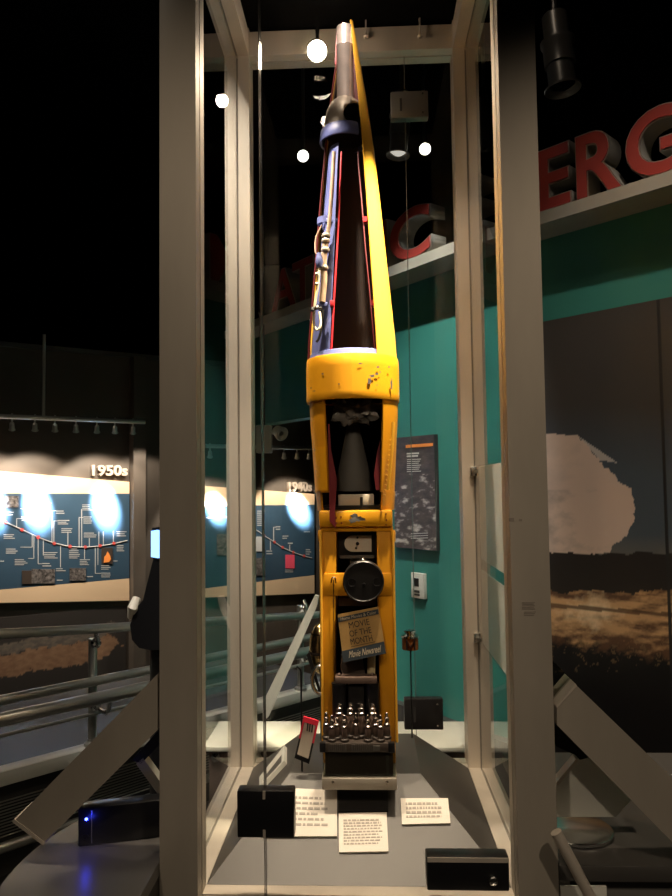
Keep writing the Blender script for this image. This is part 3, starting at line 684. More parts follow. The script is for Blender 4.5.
# band between column and lower shell
band = obj('square_band', bx(319, 510, 392.5, 527.5, yf - .010, yk + .005, .006), M['yellow'], mis)
mb = MB()
for x, y in ((336, 518), (341, 517), (336.5, 523), (341.5, 523), (386, 514), (386.5, 520), (386, 525)): mb.lathe([(.0022, 0), (.0022, .0015)], P(x, y, yf - .0105), 8, M4=Matrix.Rotation(R_(90), 3, 'X'))
obj('rivet', mb, M['dred'], band, smoothed=False)
# grey worn patch on the band
mb = MB(); pts = []
for k in range(18):
    a = k / 18 * 6.283; r = 1 + .35 * math.sin(3 * a + 1) + .2 * math.sin(7 * a); pts.append(P(356 + 7 * r * math.cos(a), 518.5 + 5 * r * math.sin(a) * .8, yf - .0103))
mb.prism(pts, (0, -.0006, 0)); obj('worn_patch', mb, M['film'], band, smoothed=False)
# lower shell with cut window
def prof(pairs): return [(r * S, Hh(y) - 0) for y, r in pairs]
lowp = prof([(510, 38), (492, 39.5), (470, 41), (448, 42), (425, 43.5), (402, 44.5)])
cA = Vector((AX, AY, 0))
AXl = Vector((P(355.5, 500, AY).x, AY, 0))
obj('lower_shell', MB().shell(prof([(492, 39.5), (470, 40.8), (448, 42), (425, 43.5), (402, 44.5)]), .006, cA + Vector((.002, 0, 0)), D(41), D(360 - 39), 48), M['yellow2'], mis)
obj('lower_shell_foot', MB().shell(prof([(510, 38), (492, 39.5)]), .006, cA + Vector((.004, 0, 0)), D(42), D(360 - 60), 40), M['yellow2'], mis)
# seam with darker lower skin plate, and raised stiffener on right
obj('skin_plate', MB().shell(prof([(490, 40.3), (448, 42.5)]), .003, cA + Vector((.002, 0, 0)), D(-66), D(-39.5), 10), M['yellow'], mis)
mb = MB(); mb.tubeline([P(393.5, 422, 1.94), P(392, 450, 1.94), P(388, 490, 1.945)], .0045, 8)
for k in range(12): mb.lathe([(.003, 0), (.002, .003)], P(390.5 - k * .55, 440 + k * 5, 1.936), 8, M4=Matrix.Rotation(R_(90), 3, 'X'))
obj('stiffener', mb, M['yel'], mis)
def strip(c0, c1, w, Y, m, nm='red_edge', d=.006, par=mis):
    a0, a1 = P(*c0, Y), P(*c1, Y); q = [P(c0[0], c0[1], Y), P(c0[0] + w, c0[1], Y), P(c1[0] + w, c1[1], Y), P(c1[0], c1[1], Y)]
    return obj(nm, MB().prism(q[::-1], (0, d, 0)), m, par, smoothed=False)
mb = MB(); mb.prism([P(x, y, 1.935) for x, y in [(328, 424), (329.5, 424), (331, 450), (337, 480), (335, 510), (335.5, 528), (333, 525), (329.5, 521), (329, 480)]], (0, .012, 0))
obj('red_edge', mb, M['dred'], mis, smoothed=False)
mb = MB(); mb.prism([P(x, y, 1.95) for x, y in [(380, 440), (380, 490), (376, 490), (374, 475), (377.5, 450)]], (0, .05, 0)); obj('red_edge', mb, M['dred'], mis, smoothed=False)
# interior of the lower shell
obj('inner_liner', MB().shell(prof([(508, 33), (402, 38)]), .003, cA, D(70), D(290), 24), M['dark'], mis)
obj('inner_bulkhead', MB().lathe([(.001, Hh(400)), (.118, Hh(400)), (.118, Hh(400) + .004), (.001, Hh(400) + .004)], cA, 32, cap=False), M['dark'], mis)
obj('instrument_cone', MB().lathe([(.052, Hh(491)), (.046, Hh(475)), (.028, Hh(445)), (.016, Hh(425)), (.015, Hh(404))], cA + Vector((.0, -.02, 0)), 28), M['greycone'], mis)
bm = bmesh.new(); bmesh.ops.create_icosphere(bm, subdivisions=4, radius=1)
c = P(356, 412, 1.97)
for v in bm.verts:
    n = noise.noise(v.co * 2.2) * .5 + abs(noise.noise(v.co * 5)) * .5; q = v.co * (1 + n); v.co = c + Vector((q.x * .05, q.y * .022, q.z * .022 * (1 + .8 * abs(q.x))))
obj('crumpled_wrap', bm, M['film'], mis)
pb_ = obj('pale_housing', bx(338, 494, 374, 507, 1.965, 2.06, .003), M['pale'], mis)
obj('housing_base', bx(324, 505, 380, 510, 1.962, 2.07, 0), M['black'], mis, smoothed=False)
obj('probe', MB().tubeline([P(361.5, 507, 1.955), P(361.5, 497, 1.955)], .004, 8), M['black'], pb_)
# yellow collar band
obj('collar_band', MB().shell(prof([(403.5, 46.0), (400, 46.8), (396, 46.6), (372, 46.6), (363, 46.2), (360.8, 45.4)]), .01, cA, 0, D(360), 64), M['yellow'], mis)
mb = MB(); random.seed(3)
def chip(mb, cx, cy, w, h):
    pts = []
    for k in range(12):
        a = k / 12 * 6.283; r = random.uniform(.55, 1.15); x = cx + w * r * math.cos(a); y = cy + h * r * math.sin(a)
        dx = (x - 352.6) * S * .93; Rr = 46.8 * S; az = math.asin(max(-.98, min(.98, dx / Rr))); yy = AY - Rr * math.cos(az) - .0008; p = P(x, y, yy); pts.append(p)
    mb.prism(pts, (0, -.0005, 0))
for c_ in ((372, 376, 3.2, 1.6), (369.5, 381, 1.8, 4), (377, 374, 2, 1.2), (360.5, 363.5, 2.4, .9), (378, 367, 1.4, 1), (380, 372, .8, .8), (322.5, 374, 1.2, 1), (311, 388, 1, .7), (339, 384, .9, .9), (391.5, 384, 1.3, 6), (389, 367, 1, 1), (377, 385, .7, .6), (314, 391, 2, .5)): chip(mb, *c_)
obj('paint_chip', mb, mat('bare_grey_chip', (.13, .11, .10), .5), mis, smoothed=False, kind='stuff')
obj('blue_flange', MB().shell(prof([(361.5, 43.8), (356, 42.2), (355, 39.5)]), .008, cA, 0, D(360), 56), M['blue'], mis)
# outer nose shell (yellow skin on the right and back)
nose = [(362, 44.8), (340, 43.4), (310, 40.6), (270, 36.8), (225, 32.6), (180, 28.2), (150, 25.0), (125, 21.8), (100, 18.4), (75, 14.4), (50, 10.4), (35, 8.0), (22, 5.6)]
lean = lambda y: 0
obj('nose_shell', MB().shell(prof(nose), .0045, cA, D(34), D(272), 56), [M['yel']], mis)
def edge_curve(az, rr=1.0, y0=0, y1=999, off=0):
    d = Vector((math.sin(az), -math.cos(az), 0)); return [cA + d * (r * S * rr + off) + Zv * Hh(y) for y, r in nose if y0 <= y <= y1]
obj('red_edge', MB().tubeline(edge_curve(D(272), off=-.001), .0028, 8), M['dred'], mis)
mb = MB()                                 # dark lining of the shell
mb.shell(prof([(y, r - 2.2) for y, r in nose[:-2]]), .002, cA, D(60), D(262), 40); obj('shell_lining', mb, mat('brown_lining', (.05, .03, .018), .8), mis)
# inner blue structure
inn = [(362, 42.0), (310, 36.6), (270, 32.4), (225, 28.0), (180, 23.6), (150, 20.6)]
obj('inner_cone', MB().shell(prof(inn), .003, cA, D(-84), D(-31), 24), M['blue'], mis, label='blue grey inner cone panel')
def icurve(px):
    out = []
    for y, r in inn:
        pass
    return out
def lineon(pp, off=.0):                   # points given by pixel, on the inner cone surface
    out = []
    for x, y in pp:
        r = [a + (b - a) * 0 for a, b in ((0, 0),)]
        for (ya, ra), (yb2, rb) in zip(inn, inn[1:]):
            if yb2 <= y <= ya: rr = rb + (ra - rb) * (y - yb2) / (ya - yb2)
        cx = AX + (x - 352.6 - (380 - y) * -.0125 * 1) * S
        Rr = rr * S; dx = cx - AX; dx = max(-Rr * .98, min(Rr * .98, dx)); yy = AY - math.sqrt(Rr * Rr - dx * dx) - off
        out.append(P(x, y, yy))
    return out
le = [(331, 356), (334, 300), (337, 250), (339.5, 200), (341, 165), (341.5, 152)]; re_ = [(375.5, 356), (370.5, 300), (365.5, 250), (361.5, 200), (358.5, 165), (358, 152)]
Lc = lineon(le, .001); Rc = lineon(re_, .001)
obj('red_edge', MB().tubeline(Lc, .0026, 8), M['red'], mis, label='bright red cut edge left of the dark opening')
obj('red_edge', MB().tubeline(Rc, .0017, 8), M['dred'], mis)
mb = MB()
for (x0, y0, x1, y1) in ((371, 299, 375, 304.5), (363, 215, 367, 220)):
    a, b = P(x0, y1, 1.945), P(x1, y0, 1.945); mb.box((a.x, 1.955, a.z), (b.x, 1.98, b.z))
obj('red_bracket', mb, M['red'], mis, smoothed=False)
# collar ring under the fairing
ringc = Vector((P(344.5, 140, AY).x, AY, 0))
obj('collar_ring', MB().shell([(.070, Hh(144)), (.072, Hh(142)), (.068, Hh(132.5)), (.064, Hh(131))], .006, ringc, D(-262), D(36), 56), M['blue'], mis, label='blue grey ring below the fairing')
obj('ring_plate', MB().lathe([(.001, Hh(139)), (.063, Hh(139)), (.063, Hh(137)), (.001, Hh(137))], ringc, 32, cap=False), M['dark'], mis)
# fairing with round hole (cut in real geometry)
fc = Vector((P(345, 118, AY).x, AY, 0))
fo = obj('fairing', MB().shell([(.062, Hh(134)), (.060, Hh(124)), (.053, Hh(112)), (.041, Hh(104)), (.027, Hh(100)), (.022, Hh(98))], .004, fc, 0, D(360), 64), M['beige'], mis)
hc = P(356, 115.5, AY - .04)
cut = obj('cutter', MB().lathe([(.035, -.12), (.035, .09)], hc, 32, M4=Matrix.Rotation(R_(90), 3, 'X')), M['dark'])
cut.location = cut.location
md = fo.modifiers.new('hole', 'BOOLEAN'); md.operation = 'DIFFERENCE'; md.object = cut; md.solver = 'EXACT'
dg = bpy.context.evaluated_depsgraph_get(); me = bpy.data.meshes.new_from_object(fo.evaluated_get(dg)); fo.modifiers.clear(); fo.data = me
bpy.data.objects.remove(cut)
obj('fairing_core', MB().lathe([(.03, Hh(136)), (.028, Hh(118)), (.012, Hh(103))], fc, 24), M['dark'], mis)
for x, y in ((331, 120), (329, 124)): obj('bolt', MB().lathe([(.005, 0), (.004, .006), (.0, .007)], P(x, y, AY - .035), 10, M4=Matrix.Rotation(R_(90), 3, 'X'), cap=False), M['pin'], mis)
# polished tube
tc_ = Vector((P(345.5, 65, AY).x, AY, 0))
obj('polished_tube', MB().lathe([(.0265, Hh(102)), (.0262, Hh(48)), (.0272, Hh(47.5)), (.0268, Hh(46)), (.0255, Hh(45)), (.0245, Hh(28)), (.02, Hh(27))], tc_, 32), M['silver'], mis)
obj('red_edge', MB().prism([P(x, y, AY - .005) for x, y in [(334.5, 64), (337.5, 64), (338.2, 32), (336.6, 32)]], (0, .01, 0)), M['red'], mis, smoothed=False)
obj('red_edge', MB().prism([P(x, y, AY - .012) for x, y in [(354, 102), (361, 101), (354.5, 48), (351, 30), (350.2, 26), (351.6, 60), (354.5, 95)]], (0, .01, 0)), M['dred'], mis, smoothed=False)
obj('tip_web', MB().prism([P(x, y, AY + .0) for x, y in [(337.5, 30.5), (350, 31.5), (350.5, 22)]], (0, .008, 0)), M['greycone'], mis, smoothed=False)
# hoses and clamps on the left
Yh = AY - .082
obj('hose', MB().tubeline(smooth([P(334, 152, Yh), P(332.5, 180, Yh), P(330, 215, Yh), P(327, 240, Yh), P(326, 248, Yh)], 5), .0055, 10), M['tan'], mis)
obj('hose', MB().tubeline(smooth([P(326, 240, Yh), P(323.5, 262, Yh), P(324, 280, Yh), P(322, 302, Yh)], 5), .009, 12, rs=None), M['tan'], mis)
mb = MB()
for y in (238, 243, 252, 270): mb.lathe([(.0105, 0), (.012, .003), (.012, .008), (.0105, .011)], P(326 - (y - 238) * .06, y, Yh), 14)
obj('hose_clip', mb, M['beige'], mis)
obj('valve_handle', MB().tubeline([P(319.5, 267, Yh - .01), P(319.3, 262, Yh - .01), P(318.8, 258, Yh - .01), P(319, 253, Yh - .01)], .01, 14, rs=[.007, .011, .0085, .006]), M['blue'], mis)
obj('cable', MB().tubeline(smooth([P(322, 225, Yh), P(316, 238, Yh), P(315.5, 252, Yh - .01), P(319, 256, Yh - .01)], 5), .0022, 8), M['tan'], mis)
obj('cord', MB().tubeline(smooth([P(319.4, 266, Yh - .01), P(318, 285, Yh - .012), P(315.5, 300, Yh - .012), P(314, 315, Yh - .012), P(314, 325, Yh - .012), P(317, 330, Yh - .012), P(320.5, 325, Yh - .01), P(319.5, 312, Yh)], 6), .0034, 8), M['cream'], mis)
mb = MB()
for y in (275, 285): mb.lathe([(.003, 0), (.005, .003), (.003, .007)], P(316.5, y, Yh - .016), 10)
obj('cord_clip', mb, M['cream'], mis)
ca = P(322, 224, AY)
obj('clamp_band', MB().shell([(.024, ca.z - .010), (.024, ca.z + .008)], .004, Vector((P(326, 224, AY).x, AY - .02, 0)), D(-190), D(60), 24), M['blue'], mis)
obj('clamp_band', bx(326, 218, 338, 222.5, AY - .065, AY - .02, .001), M['blue'], mis)
obj('lower_bracket', bx(318, 302, 332, 306.5, AY - .08, AY - .02, .001), M['blue'], mis)
obj('red_bracket', bx(330, 300, 334, 306.5, AY - .095, AY - .08, .001), M['red'], mis)
mb = MB(); mb.tubeline([P(311.5, 309, Yh - .02), P(322, 308, Yh - .02)], .004, 8); mb.lathe([(.004, -.004), (.007, 0), (.004, .008)], P(312.5, 310, Yh - .02), 10); mb.lathe([(.004, -.004), (.008, 0), (.004, .008)], P(317, 308, Yh - .02), 10)
obj('clamp', mb, M['black'], mis)
obj('strap', MB().tubeline(smooth([P(323, 310, Yh), P(322, 325, Yh), P(319, 338, Yh), P(316, 342, Yh)], 5), .0035, 8), M['black'], mis)
# device window in the upper opening
dv = obj('instrument_panel', bx(337.5, 532, 376, 558, yf + .03, yf + .07, .002), M['black'], mis)
def dpts(cx, cy, w, h, Y, flat):
    pts = [(cx + w, cy + h), (cx + w, cy - h)]; pts += [(cx - w + h * (1 - math.sin(a)) * 1 - 0, cy - h * math.cos(a)) for a in [k * math.pi / 12 for k in range(13)]]; return [P(x, y, Y) for x, y in pts]
obj('cover_plate', MB().prism(dpts(358, 543.5, 13.5, 8, yf + .028, 0)[::-1], (0, -.006, 0)), M['pale'], dv, smoothed=False)
mb = MB()
for x, y, r in ((357.5, 537.5, .003), (357.5, 543.5, .0048), (356, 548, .003)): mb.lathe([(r, 0), (r, .004)], P(x, y, yf + .022), 12, M4=Matrix.Rotation(R_(90), 3, 'X'))
obj('dial_knob', mb, M['black'], dv, smoothed=False)
obj('cover_plate', bx(340, 555.5, 374, 558.5, yf + .02, yf + .03, 0), M['greycone'], dv, smoothed=False)
obj('inner_bracket', bx(350, 559, 361, 567, yf + .03, yf + .05, .001), M['greycone'], mis)
# inner shelf contents below the disc
obj('inner_shelf', bx(338.5, 598, 376, 606, yf + .03, yk - .012, .002), M['brown'], mis)
obj('parchment_roll', MB().tubeline([P(371.5, 655, yf + .013), P(371, 682, yf + .013)], .011, 16), M['parch'], mis)
obj('leather_flap', MB().prism([P(x, y, yf + .003) for x, y in [(343, 684), (367, 684), (361, 652), (341, 655)]], (0, .01, 0)), M['leather'], mis, smoothed=False)

# ---- black round film can held at the crossbar
c = P(363.5, 581.5, yf - .035)
t = thing('film_can', 'round black film can hung on the yellow crossbar', 'film can', c - Zv * .054)
RXm = Matrix.Rotation(R_(90), 3, 'X')
rr = 20.4 * (yf - .035) / 725
obj('can_body', MB().lathe([(rr, -.028), (rr, .003), (rr - .003, .006), (rr - .005, .004), (.0005, .004)], c, 56, M4=RXm), M['black'], t)
for x, y, r in ((352, 582.5, .012), (377, 582, .012)): obj('recess', MB().lathe([(r, .004), (r, .0052), (r * .8, .0052), (r * .75, .0042)], P(x, y, yf - .035), 24, M4=RXm, cap=False), M['blackp'], t)
obj('centre_pin', MB().lathe([(.004, .004), (.003, .009), (.0, .009)], P(364, 584, yf - .035), 14, M4=RXm, cap=False), M['blackp'], t)
obj('hanging_loop', MB().tubeline([P(363 + 2.3 * math.cos(a), 561 + 2.3 * math.sin(a), yf - .03) for a in [k * math.pi / 8 for k in range(17)]], .0016, 8), M['pin'], t)
# ---- movie carton
q = [P(337.5, 614.5, yf - .02), P(378.3, 606.8, yf - .02), P(386, 653, yf - .035), P(343.3, 661.5, yf - .035)]
rx = (q[1] - q[0]).normalized(); dn = (q[3] - q[0]).normalized(); nr = rx.cross(-dn).normalized(); up = nr.cross(rx).normalized()
Wd = (q[1] - q[0]).length; Ht = (q[3] - q[0]).length
o0 = q[3]; rx2 = rx; 
t = thing('film_carton', 'tilted tan and navy film carton printed MOVIE OF THE MONTH', 'carton', (q[2] + q[3]) / 2)
Wc = lambda u, v, o=0: (q[3] * (1 - u) + q[2] * u) * (1 - v) + (q[0] * (1 - u) + q[1] * u) * v + nr * o
obj('box_body', MB().prism([Wc(0, 0), Wc(1, 0), Wc(1, 1), Wc(0, 1)], -nr * .018), M['carton'], t, smoothed=False)
obj('title_band', MB().prism([Wc(0.0, .835, .0006), Wc(.985, .845, .0006), Wc(.985, .955, .0006), Wc(.0, .93, .0006)], nr * .0008), M['navy'], t, smoothed=False)
fb = obj('footer_band', MB().prism([Wc(-.01, -.02, .0006), Wc(1.0, -.01, .0006), Wc(1.0, .25, .0006), Wc(-.01, .22, .0006)], nr * .0008), M['navy'], t, smoothed=False)
inkd = mat('black_print', (.02, .015, .012), .6); inkc = mat('tan_print', (.50, .42, .30), .6)
rxx = (Wc(1, .5) - Wc(0, .5)).normalized(); uu = nr.cross(rxx).normalized(); 
def ctext(s, u0, v0, u1, v1, m, off=.02, slant=0):
    bm, _ = text_fit(s, Wc(u0, v0, .0018), rxx, uu, Wd * (u1 - u0), Ht * (v1 - v0), off, .0004, slant=slant); obj('lettering', bm, m, t, smoothed=False)
ctext('MOVIE', .24, .66, .74, .79, inkd, 0); ctext('OF THE', .23, .48, .76, .61, inkd, 0); ctext('MONTH', .23, .31, .76, .44, inkd, 0)
ctext('Home Movies & Color', .06, .855, .93, .925, inkc, 0, .1); ctext('Movie Newsreel', .14, .05, .90, .19, inkc, 0, .3)
obj('fine_print', MB().prism([Wc(.22, .265, .0008), Wc(.80, .275, .0008), Wc(.80, .285, .0008), Wc(.22, .275, .0008)], nr * .0004), inkd, t, smoothed=False)
# hanging wire from carton
obj('wire', MB().tubeline(smooth([P(342, 658, yf - .03), P(341, 668, yf - .02), P(343, 674, yf - .02)], 4), .0012, 6), M['pin'], t)

# ---- electronics unit with vacuum tubes
UY0, UY1 = 1.865, 1.952
def ux(x0, y0, x1, y1, Y0, Y1, bev=.002): return bx(x0, y0, x1, y1, Y0, Y1, bev)
a = P(322, 789, UY0); b = P(397, 778, UY0)
unit = thing('electronics_unit', 'dark vacuum tube electronics unit on a grey plate in front of the missile foot', 'electronics', Vector(((a.x + b.x) / 2, UY0 + .06, ZP + .0005)))
obj('base_plate', MB().box((a.x, UY0 - .005, ZP + .0005), (b.x, 2.13, ZP + .030), .003), M['alu_face'], unit)
zp = ZP + .0305
for x in (333, 387): 
    c = P(x, 782, UY0 - .006); obj('screw', MB().lathe([(.004, 0), (.0035, .003), (.0, .004)], (c.x, UY0 - .006, c.z), 12, M4=RXm, cap=False), M['pin'], unit)
a = P(323, 777, UY0 + .004); b = P(395.5, 752.5, UY0 + .004)
acr = obj('acrylic_box', MB().box((a.x, UY0 + .004, zp), (b.x, 1.95, b.z), .002), M['glass2'], unit, label='smoky see-through lower box')
obj('inner_chassis', MB().box((a.x + .006, UY0 + .012, zp + .001), (b.x - .006, 1.945, b.z - .002)), M['leather'], unit, smoothed=False)
obj('corner_strip', MB().box((b.x - .024, UY0 + .006, zp + .006), (b.x - .017, UY0 + .011, b.z - .008)), M['greycone'], unit, smoothed=False)
a2 = P(320, 752.5, UY0); b2_ = P(394, 743, UY0); zd = b2_.z
ch_ = obj('chassis_deck', MB().box((a2.x + .006, UY0 - .001, b.z + .001), (b2_.x - .006, 1.953, zd), .003), M['leather'], unit)
for x in (322.5, 391.5):
    c = P(x, 748, UY0 - .003); obj('corner_block', MB().box((c.x - .008, UY0 - .004, b.z + .0015), (c.x + .008, UY0 + .012, zd + .001), .002), M['blackp'], unit)
mb = MB()
for k in range(22):
    if k in (9, 10): continue
    x = 329 + k * 2.1; c = P(x, 748, UY0 - .002); mb.tubeline([Vector((c.x, UY0 - .002, b.z + .004)), Vector((c.x, UY0 - .002, zd - .004))], .0016, 6)
obj('terminal_pin', mb, M['greycone'], ch_)
obj('connector', ux(373, 746, 380, 751, UY0 - .004, UY0, .0), M['greycone'], ch_, smoothed=False)
# vacuum tubes
def tube_at(first, c, s, tall):
    if first is None: pass
def make_tube(c, s):
    e = obj('vacuum_tube', MB().lathe([(.0115 * s, 0), (.0125 * s, .002), (.0125 * s, .006), (.009 * s, .008), (.009 * s, .012)], c, 20), M['leather'], unit)
    obj('glass_bulb', MB().lathe([(.0085 * s, .012), (.0100 * s, .016), (.0095 * s, .028), (.0085 * s, .034)], c, 20), M['tube'], e)
    obj('cap', MB().lathe([(.0092 * s, .034), (.0092 * s, .038), (.006 * s, .040), (.0055 * s, .047), (.0068 * s, .049), (.0066 * s, .053), (.0035 * s, .056), (.0045 * s, .060), (.0032 * s, .065), (.0, .067)], c, 18, cap=False), M['pin'], e)
    return e
def top_pt(px, py, Y): p = P(px, py, Y); return Vector((p.x, Y, zd))
for x, Y in ((332, 1.877), (344.5, 1.877), (368, 1.877), (380.5, 1.877), (326.5, 1.897), (387, 1.897), (337, 1.893), (376, 1.893)): make_tube(top_pt(x, 738, Y), .92)
def make_tall(c):
    e = obj('vacuum_tube', MB().lathe([(.012, 0), (.013, .002), (.013, .008), (.0095, .010), (.0095, .016)], c, 20), M['leather'], unit)
    obj('glass_bulb', MB().lathe([(.009, .016), (.0115, .022), (.0115, .034), (.0095, .040), (.0105, .044), (.0105, .054), (.008, .058)], c, 20), M['tube'], e)
    obj('cap', MB().lathe([(.0095, .058), (.0098, .064), (.006, .067), (.0085, .070), (.0085, .075), (.004, .078), (.0055, .082), (.0035, .087), (.0, .088)], c, 18, cap=False), M['pin'], e)
for x in (340, 350.5, 361.5, 373): make_tall(top_pt(x, 735, 1.903))
make_tube(top_pt(356, 735, 1.893), .7)
# two black cans with bar
Yc = 1.915
hi = obj('top_bar', bx(335, 677, 377, 684, Yc - .0, 1.95, .003), M['brown'], unit)
zc1 = P(350, 684.5, Yc).z
for x in (339, 372.5):
    p = P(x, 700, Yc + .012); obj('capacitor', MB().lathe([(.0182, zd), (.0182, zc1 - .004), (.0192, zc1 - .003), (.0192, zc1), (.001, zc1)], (p.x, 1.9335, 0), 28), M['blackp'], unit)
    q_ = P(x, 676.5, Yc + .01); obj('bar_screw', MB().lathe([(.006, 0), (.006, .003), (.003, .006), (.0, .007)], (q_.x, Yc + .018, P(350, 677, Yc).z), 12, cap=False), M['brown'], hi)
p0_, p1_ = P(348, 684.5, Yc + .01), P(364, 684.5, Yc + .01)
obj('rear_block', MB().box((p0_.x, Yc + .012, zd), (p1_.x, Yc + .035, zc1 - .006), .002), M['black'], unit)
# thin black sheet on the front slope, below the plate
a = P(339, 812, 1.86); b = P(388, 790, 1.86)
u0_, u1_ = SL(339, 812, .001), SL(388, 812, .001); v0_, v1_ = SL(388, 791, .001), SL(339, 791, .001)
obj('black_sheet', MB().prism([u0_, u1_, v0_, v1_], SN * .004), M['blackp'], unit, smoothed=False, label='black panel on the deck below the plate')

# ---- small objects on rods
def rod_stand(t, x, ytop, ybot, Y, r=.0022, top=None): 
    a = P(x, ytop, Y); b = P(x, ybot, Y); return a, b
# silver and amber capsule on a rod at right
Yr = 2.24
c = P(410.5, 650, Yr); g = pj(411, 735, ZP)
e = Vector((c.x + .0, Yr, 0)); xk = c.x
# deck height under the rod
def deck_z(x, y):
    zf = Z0 + (ZP - Z0) * (y - y0) / (yA - y0); zr = Z0 + (ZP - Z0) * (x1 - x) / (x1 - px1); zl = Z0 + (ZP - Z0) * (x - x0) / (px0 - x0); zk = Z0 + (ZP - Z0) * (y1 - y) / (y1 - yB_); return min(ZP, zf, zr, zl, zk)
t = thing('specimen_capsule', 'small silver topped amber capsule held on a thin black rod, right of the missile', 'specimen', Vector((xk, Yr, deck_z(xk, Yr))))
obj('rod', MB().tubeline([Vector((xk, Yr, deck_z(xk, Yr) + .0005)), Vector((xk, Yr, c.z))], .0022, 8), M['black'], t)
z_ = c.z; W_ = 8 * Yr / 725
obj('body', MB().lathe([(W_, 0), (W_ * 1.02, .01), (W_, .036)], (xk, Yr + .012, z_), 24), M['copper'], t)
obj('rim', MB().lathe([(W_ * 1.1, .036), (W_ * 1.12, .042), (W_ * .8, .045)], (xk, Yr + .012, z_), 24), M['chrome'], t)
obj('lid', MB().lathe([(W_ * .5, .045), (W_ * .5, .050), (W_ * .75, .053), (W_ * .75, .057), (W_ * .4, .059)], (xk, Yr + .012, z_), 24), M['chrome'], t)
mb = MB()
mb.tubeline([Vector((xk + dx, Yr - W_ * (1.04 - abs(dx) * 12) + .010, z_ + dz)) for dx, dz in ((-.012, .004), (-.012, .032), (0, .012), (.012, .032), (.012, .004))], .0026, 6)
obj('terminal', mb, M['black'], t)
# red framed card at left
Yc2 = 1.95
q = [P(x, y, Yc2) for x, y in ((294.5, 758), (309, 764), (318.5, 721), (304, 716.5))]
gx = P(301.5, 720, Yc2).x
t = thing('framed_card', 'tilted red edged specimen card on a hooked black rod, left of the missile', 'specimen', Vector((gx, Yc2 + .03, deck_z(gx, Yc2 + .03))))
obj('backing', MB().prism(q, (0, .006, 0)), M['blackp'], t, smoothed=False)
cc = sum(q, Vector()) / 4
def inset(f, dy): return [p + (cc - p) * f + Vector((0, dy, 0)) for p in q]
mb = MB(); i0, i1 = inset(-.04, -.001), inset(.2, -.001)
for k in (1, 2, 3):
    j = (k + 1) % 4
    A = [i0[k], i0[j], i1[j], i1[k]]
    if k == 1: A = [i0[1] * .5 + i0[2] * .5, i0[2], i1[2], i1[1] * .5 + i1[2] * .5]
    if k == 3: A = [i0[3], i0[0] * .5 + i0[3] * .5, i1[0] * .5 + i1[3] * .5, i1[3]]
    mb.prism(A, (0, -.006, 0))
obj('frame', mb, M['redframe'], t, smoothed=False)
obj('insert', MB().prism(inset(.24, -.002), (0, -.002, 0)), M['nicad'], t, smoothed=False)
mb = MB()
for k in range(3):
    pt = (i1[2] * (.3 + .2 * k) + i1[3] * (.7 - .2 * k)); mb.tubeline([pt + Vector((0, -.006, 0)), pt + Vector((-.002, -.006, -.02))], .0018, 6)
obj('pin', mb, M['black'], t)
hx = P(301, 668, Yc2 + .03)
obj('rod', MB().tubeline([Vector((hx.x, Yc2 + .03, deck_z(hx.x, Yc2 + .03) + .0005)), hx - Zv * .02] + smooth([hx - Zv * .012, hx - Zv * .003 - Vector((.003, 0, 0)), hx + Vector((-.012, 0, .004))], 4), .0024, 8), M['black'], t)
# brass bell-shaped piece with metal loop behind the missile's left column
Yb = 2.23
p = P(321, 648, Yb)
t = thing('brass_sphere', 'dark brass domed part with a steel ring, peeking out left of the missile column', 'specimen', Vector((p.x, Yb, deck_z(p.x, Yb))))
bm = bmesh.new(); bmesh.ops.create_uvsphere(bm, u_segments=32, v_segments=20, radius=1)
for v in bm.verts: v.co = Vector((v.co.x * .036, v.co.y * .036, v.co.z * .078)) + p
obj('dome', bm, M['bronze'], t)
mb = MB(); mb.lathe([(.037, -.004), (.038, 0), (.037, .004)], p - Zv * .012, 32, cap=False); mb.lathe([(.030, -.002), (.033, .002)], p + Zv * .045, 32, cap=False); obj('band', mb, M['dark'], t)
obj('support_rod', MB().tubeline([Vector((p.x, Yb, deck_z(p.x, Yb) + .0005)), p - Zv * .07], .005, 10), M['black'], t)
obj('strut', MB().prism([P(x, y, Yb - .03) for x, y in [(306.5, 655), (309.5, 652), (320, 688), (320, 696)]], (0, .006, 0)), M['black'], t, smoothed=False)
obj('steel_ring', MB().tubeline([P(321 + 9 * math.cos(a), 680 + 14 * math.sin(a), Yb - .04) for a in [k * math.pi / 12 for k in range(25)]], .006, 10), M['steel'], t)

# ================================================================== GLASS GRAPHIC PANEL on the right side of the case
Xp = XR + .012; 
def PXp(px, py, X=Xp): d = ray(px, py); return EYE + d * (X / d.x)
pan = thing('glass_graphic_panel', 'white sheeted glass panel clamped along the right side of the case', 'info panel', PXp(476, 632))
top0, top1 = PXp(475, 466), PXp(506, 459); bot0, bot1 = PXp(475, 633), PXp(505, 673)
yN = YF + HW + .004; yE = 2.405
zt0 = 1.5 + .04; 
zt0 = top0.z; zb_0 = bot0.z
obj('glass_sheet', MB().box((XR + .0085, yN, zb_0), (XR + .013, yE, zt0)), M['glass'], pan, smoothed=False)
za = zt0 - .005; zm1 = zt0 - (zt0 - zb_0) * .52; zm2 = zm1 - .035
obj('paper_sheet', MB().box((XR + .0062, yN + .002, zm1), (XR + .0080, yE - .03, za)), M['whitepanel'], pan, smoothed=False)
obj('paper_sheet', MB().box((XR + .0062, yN + .002, zb_0 + .01), (XR + .0080, yE - .03, zm2)), M['whitepanel'], pan, smoothed=False)
for z in (zt0 - .02, zb_0 + .02):
    obj('clamp', MB().box((XR - .018, yE - .004, z - .016), (XR + .004, YB - HW - .0005, z + .016), .003).box((XR - .012, yE - .03, z - .006), (XR + .0062, yE - .004, z + .006)), M['steel'], pan)

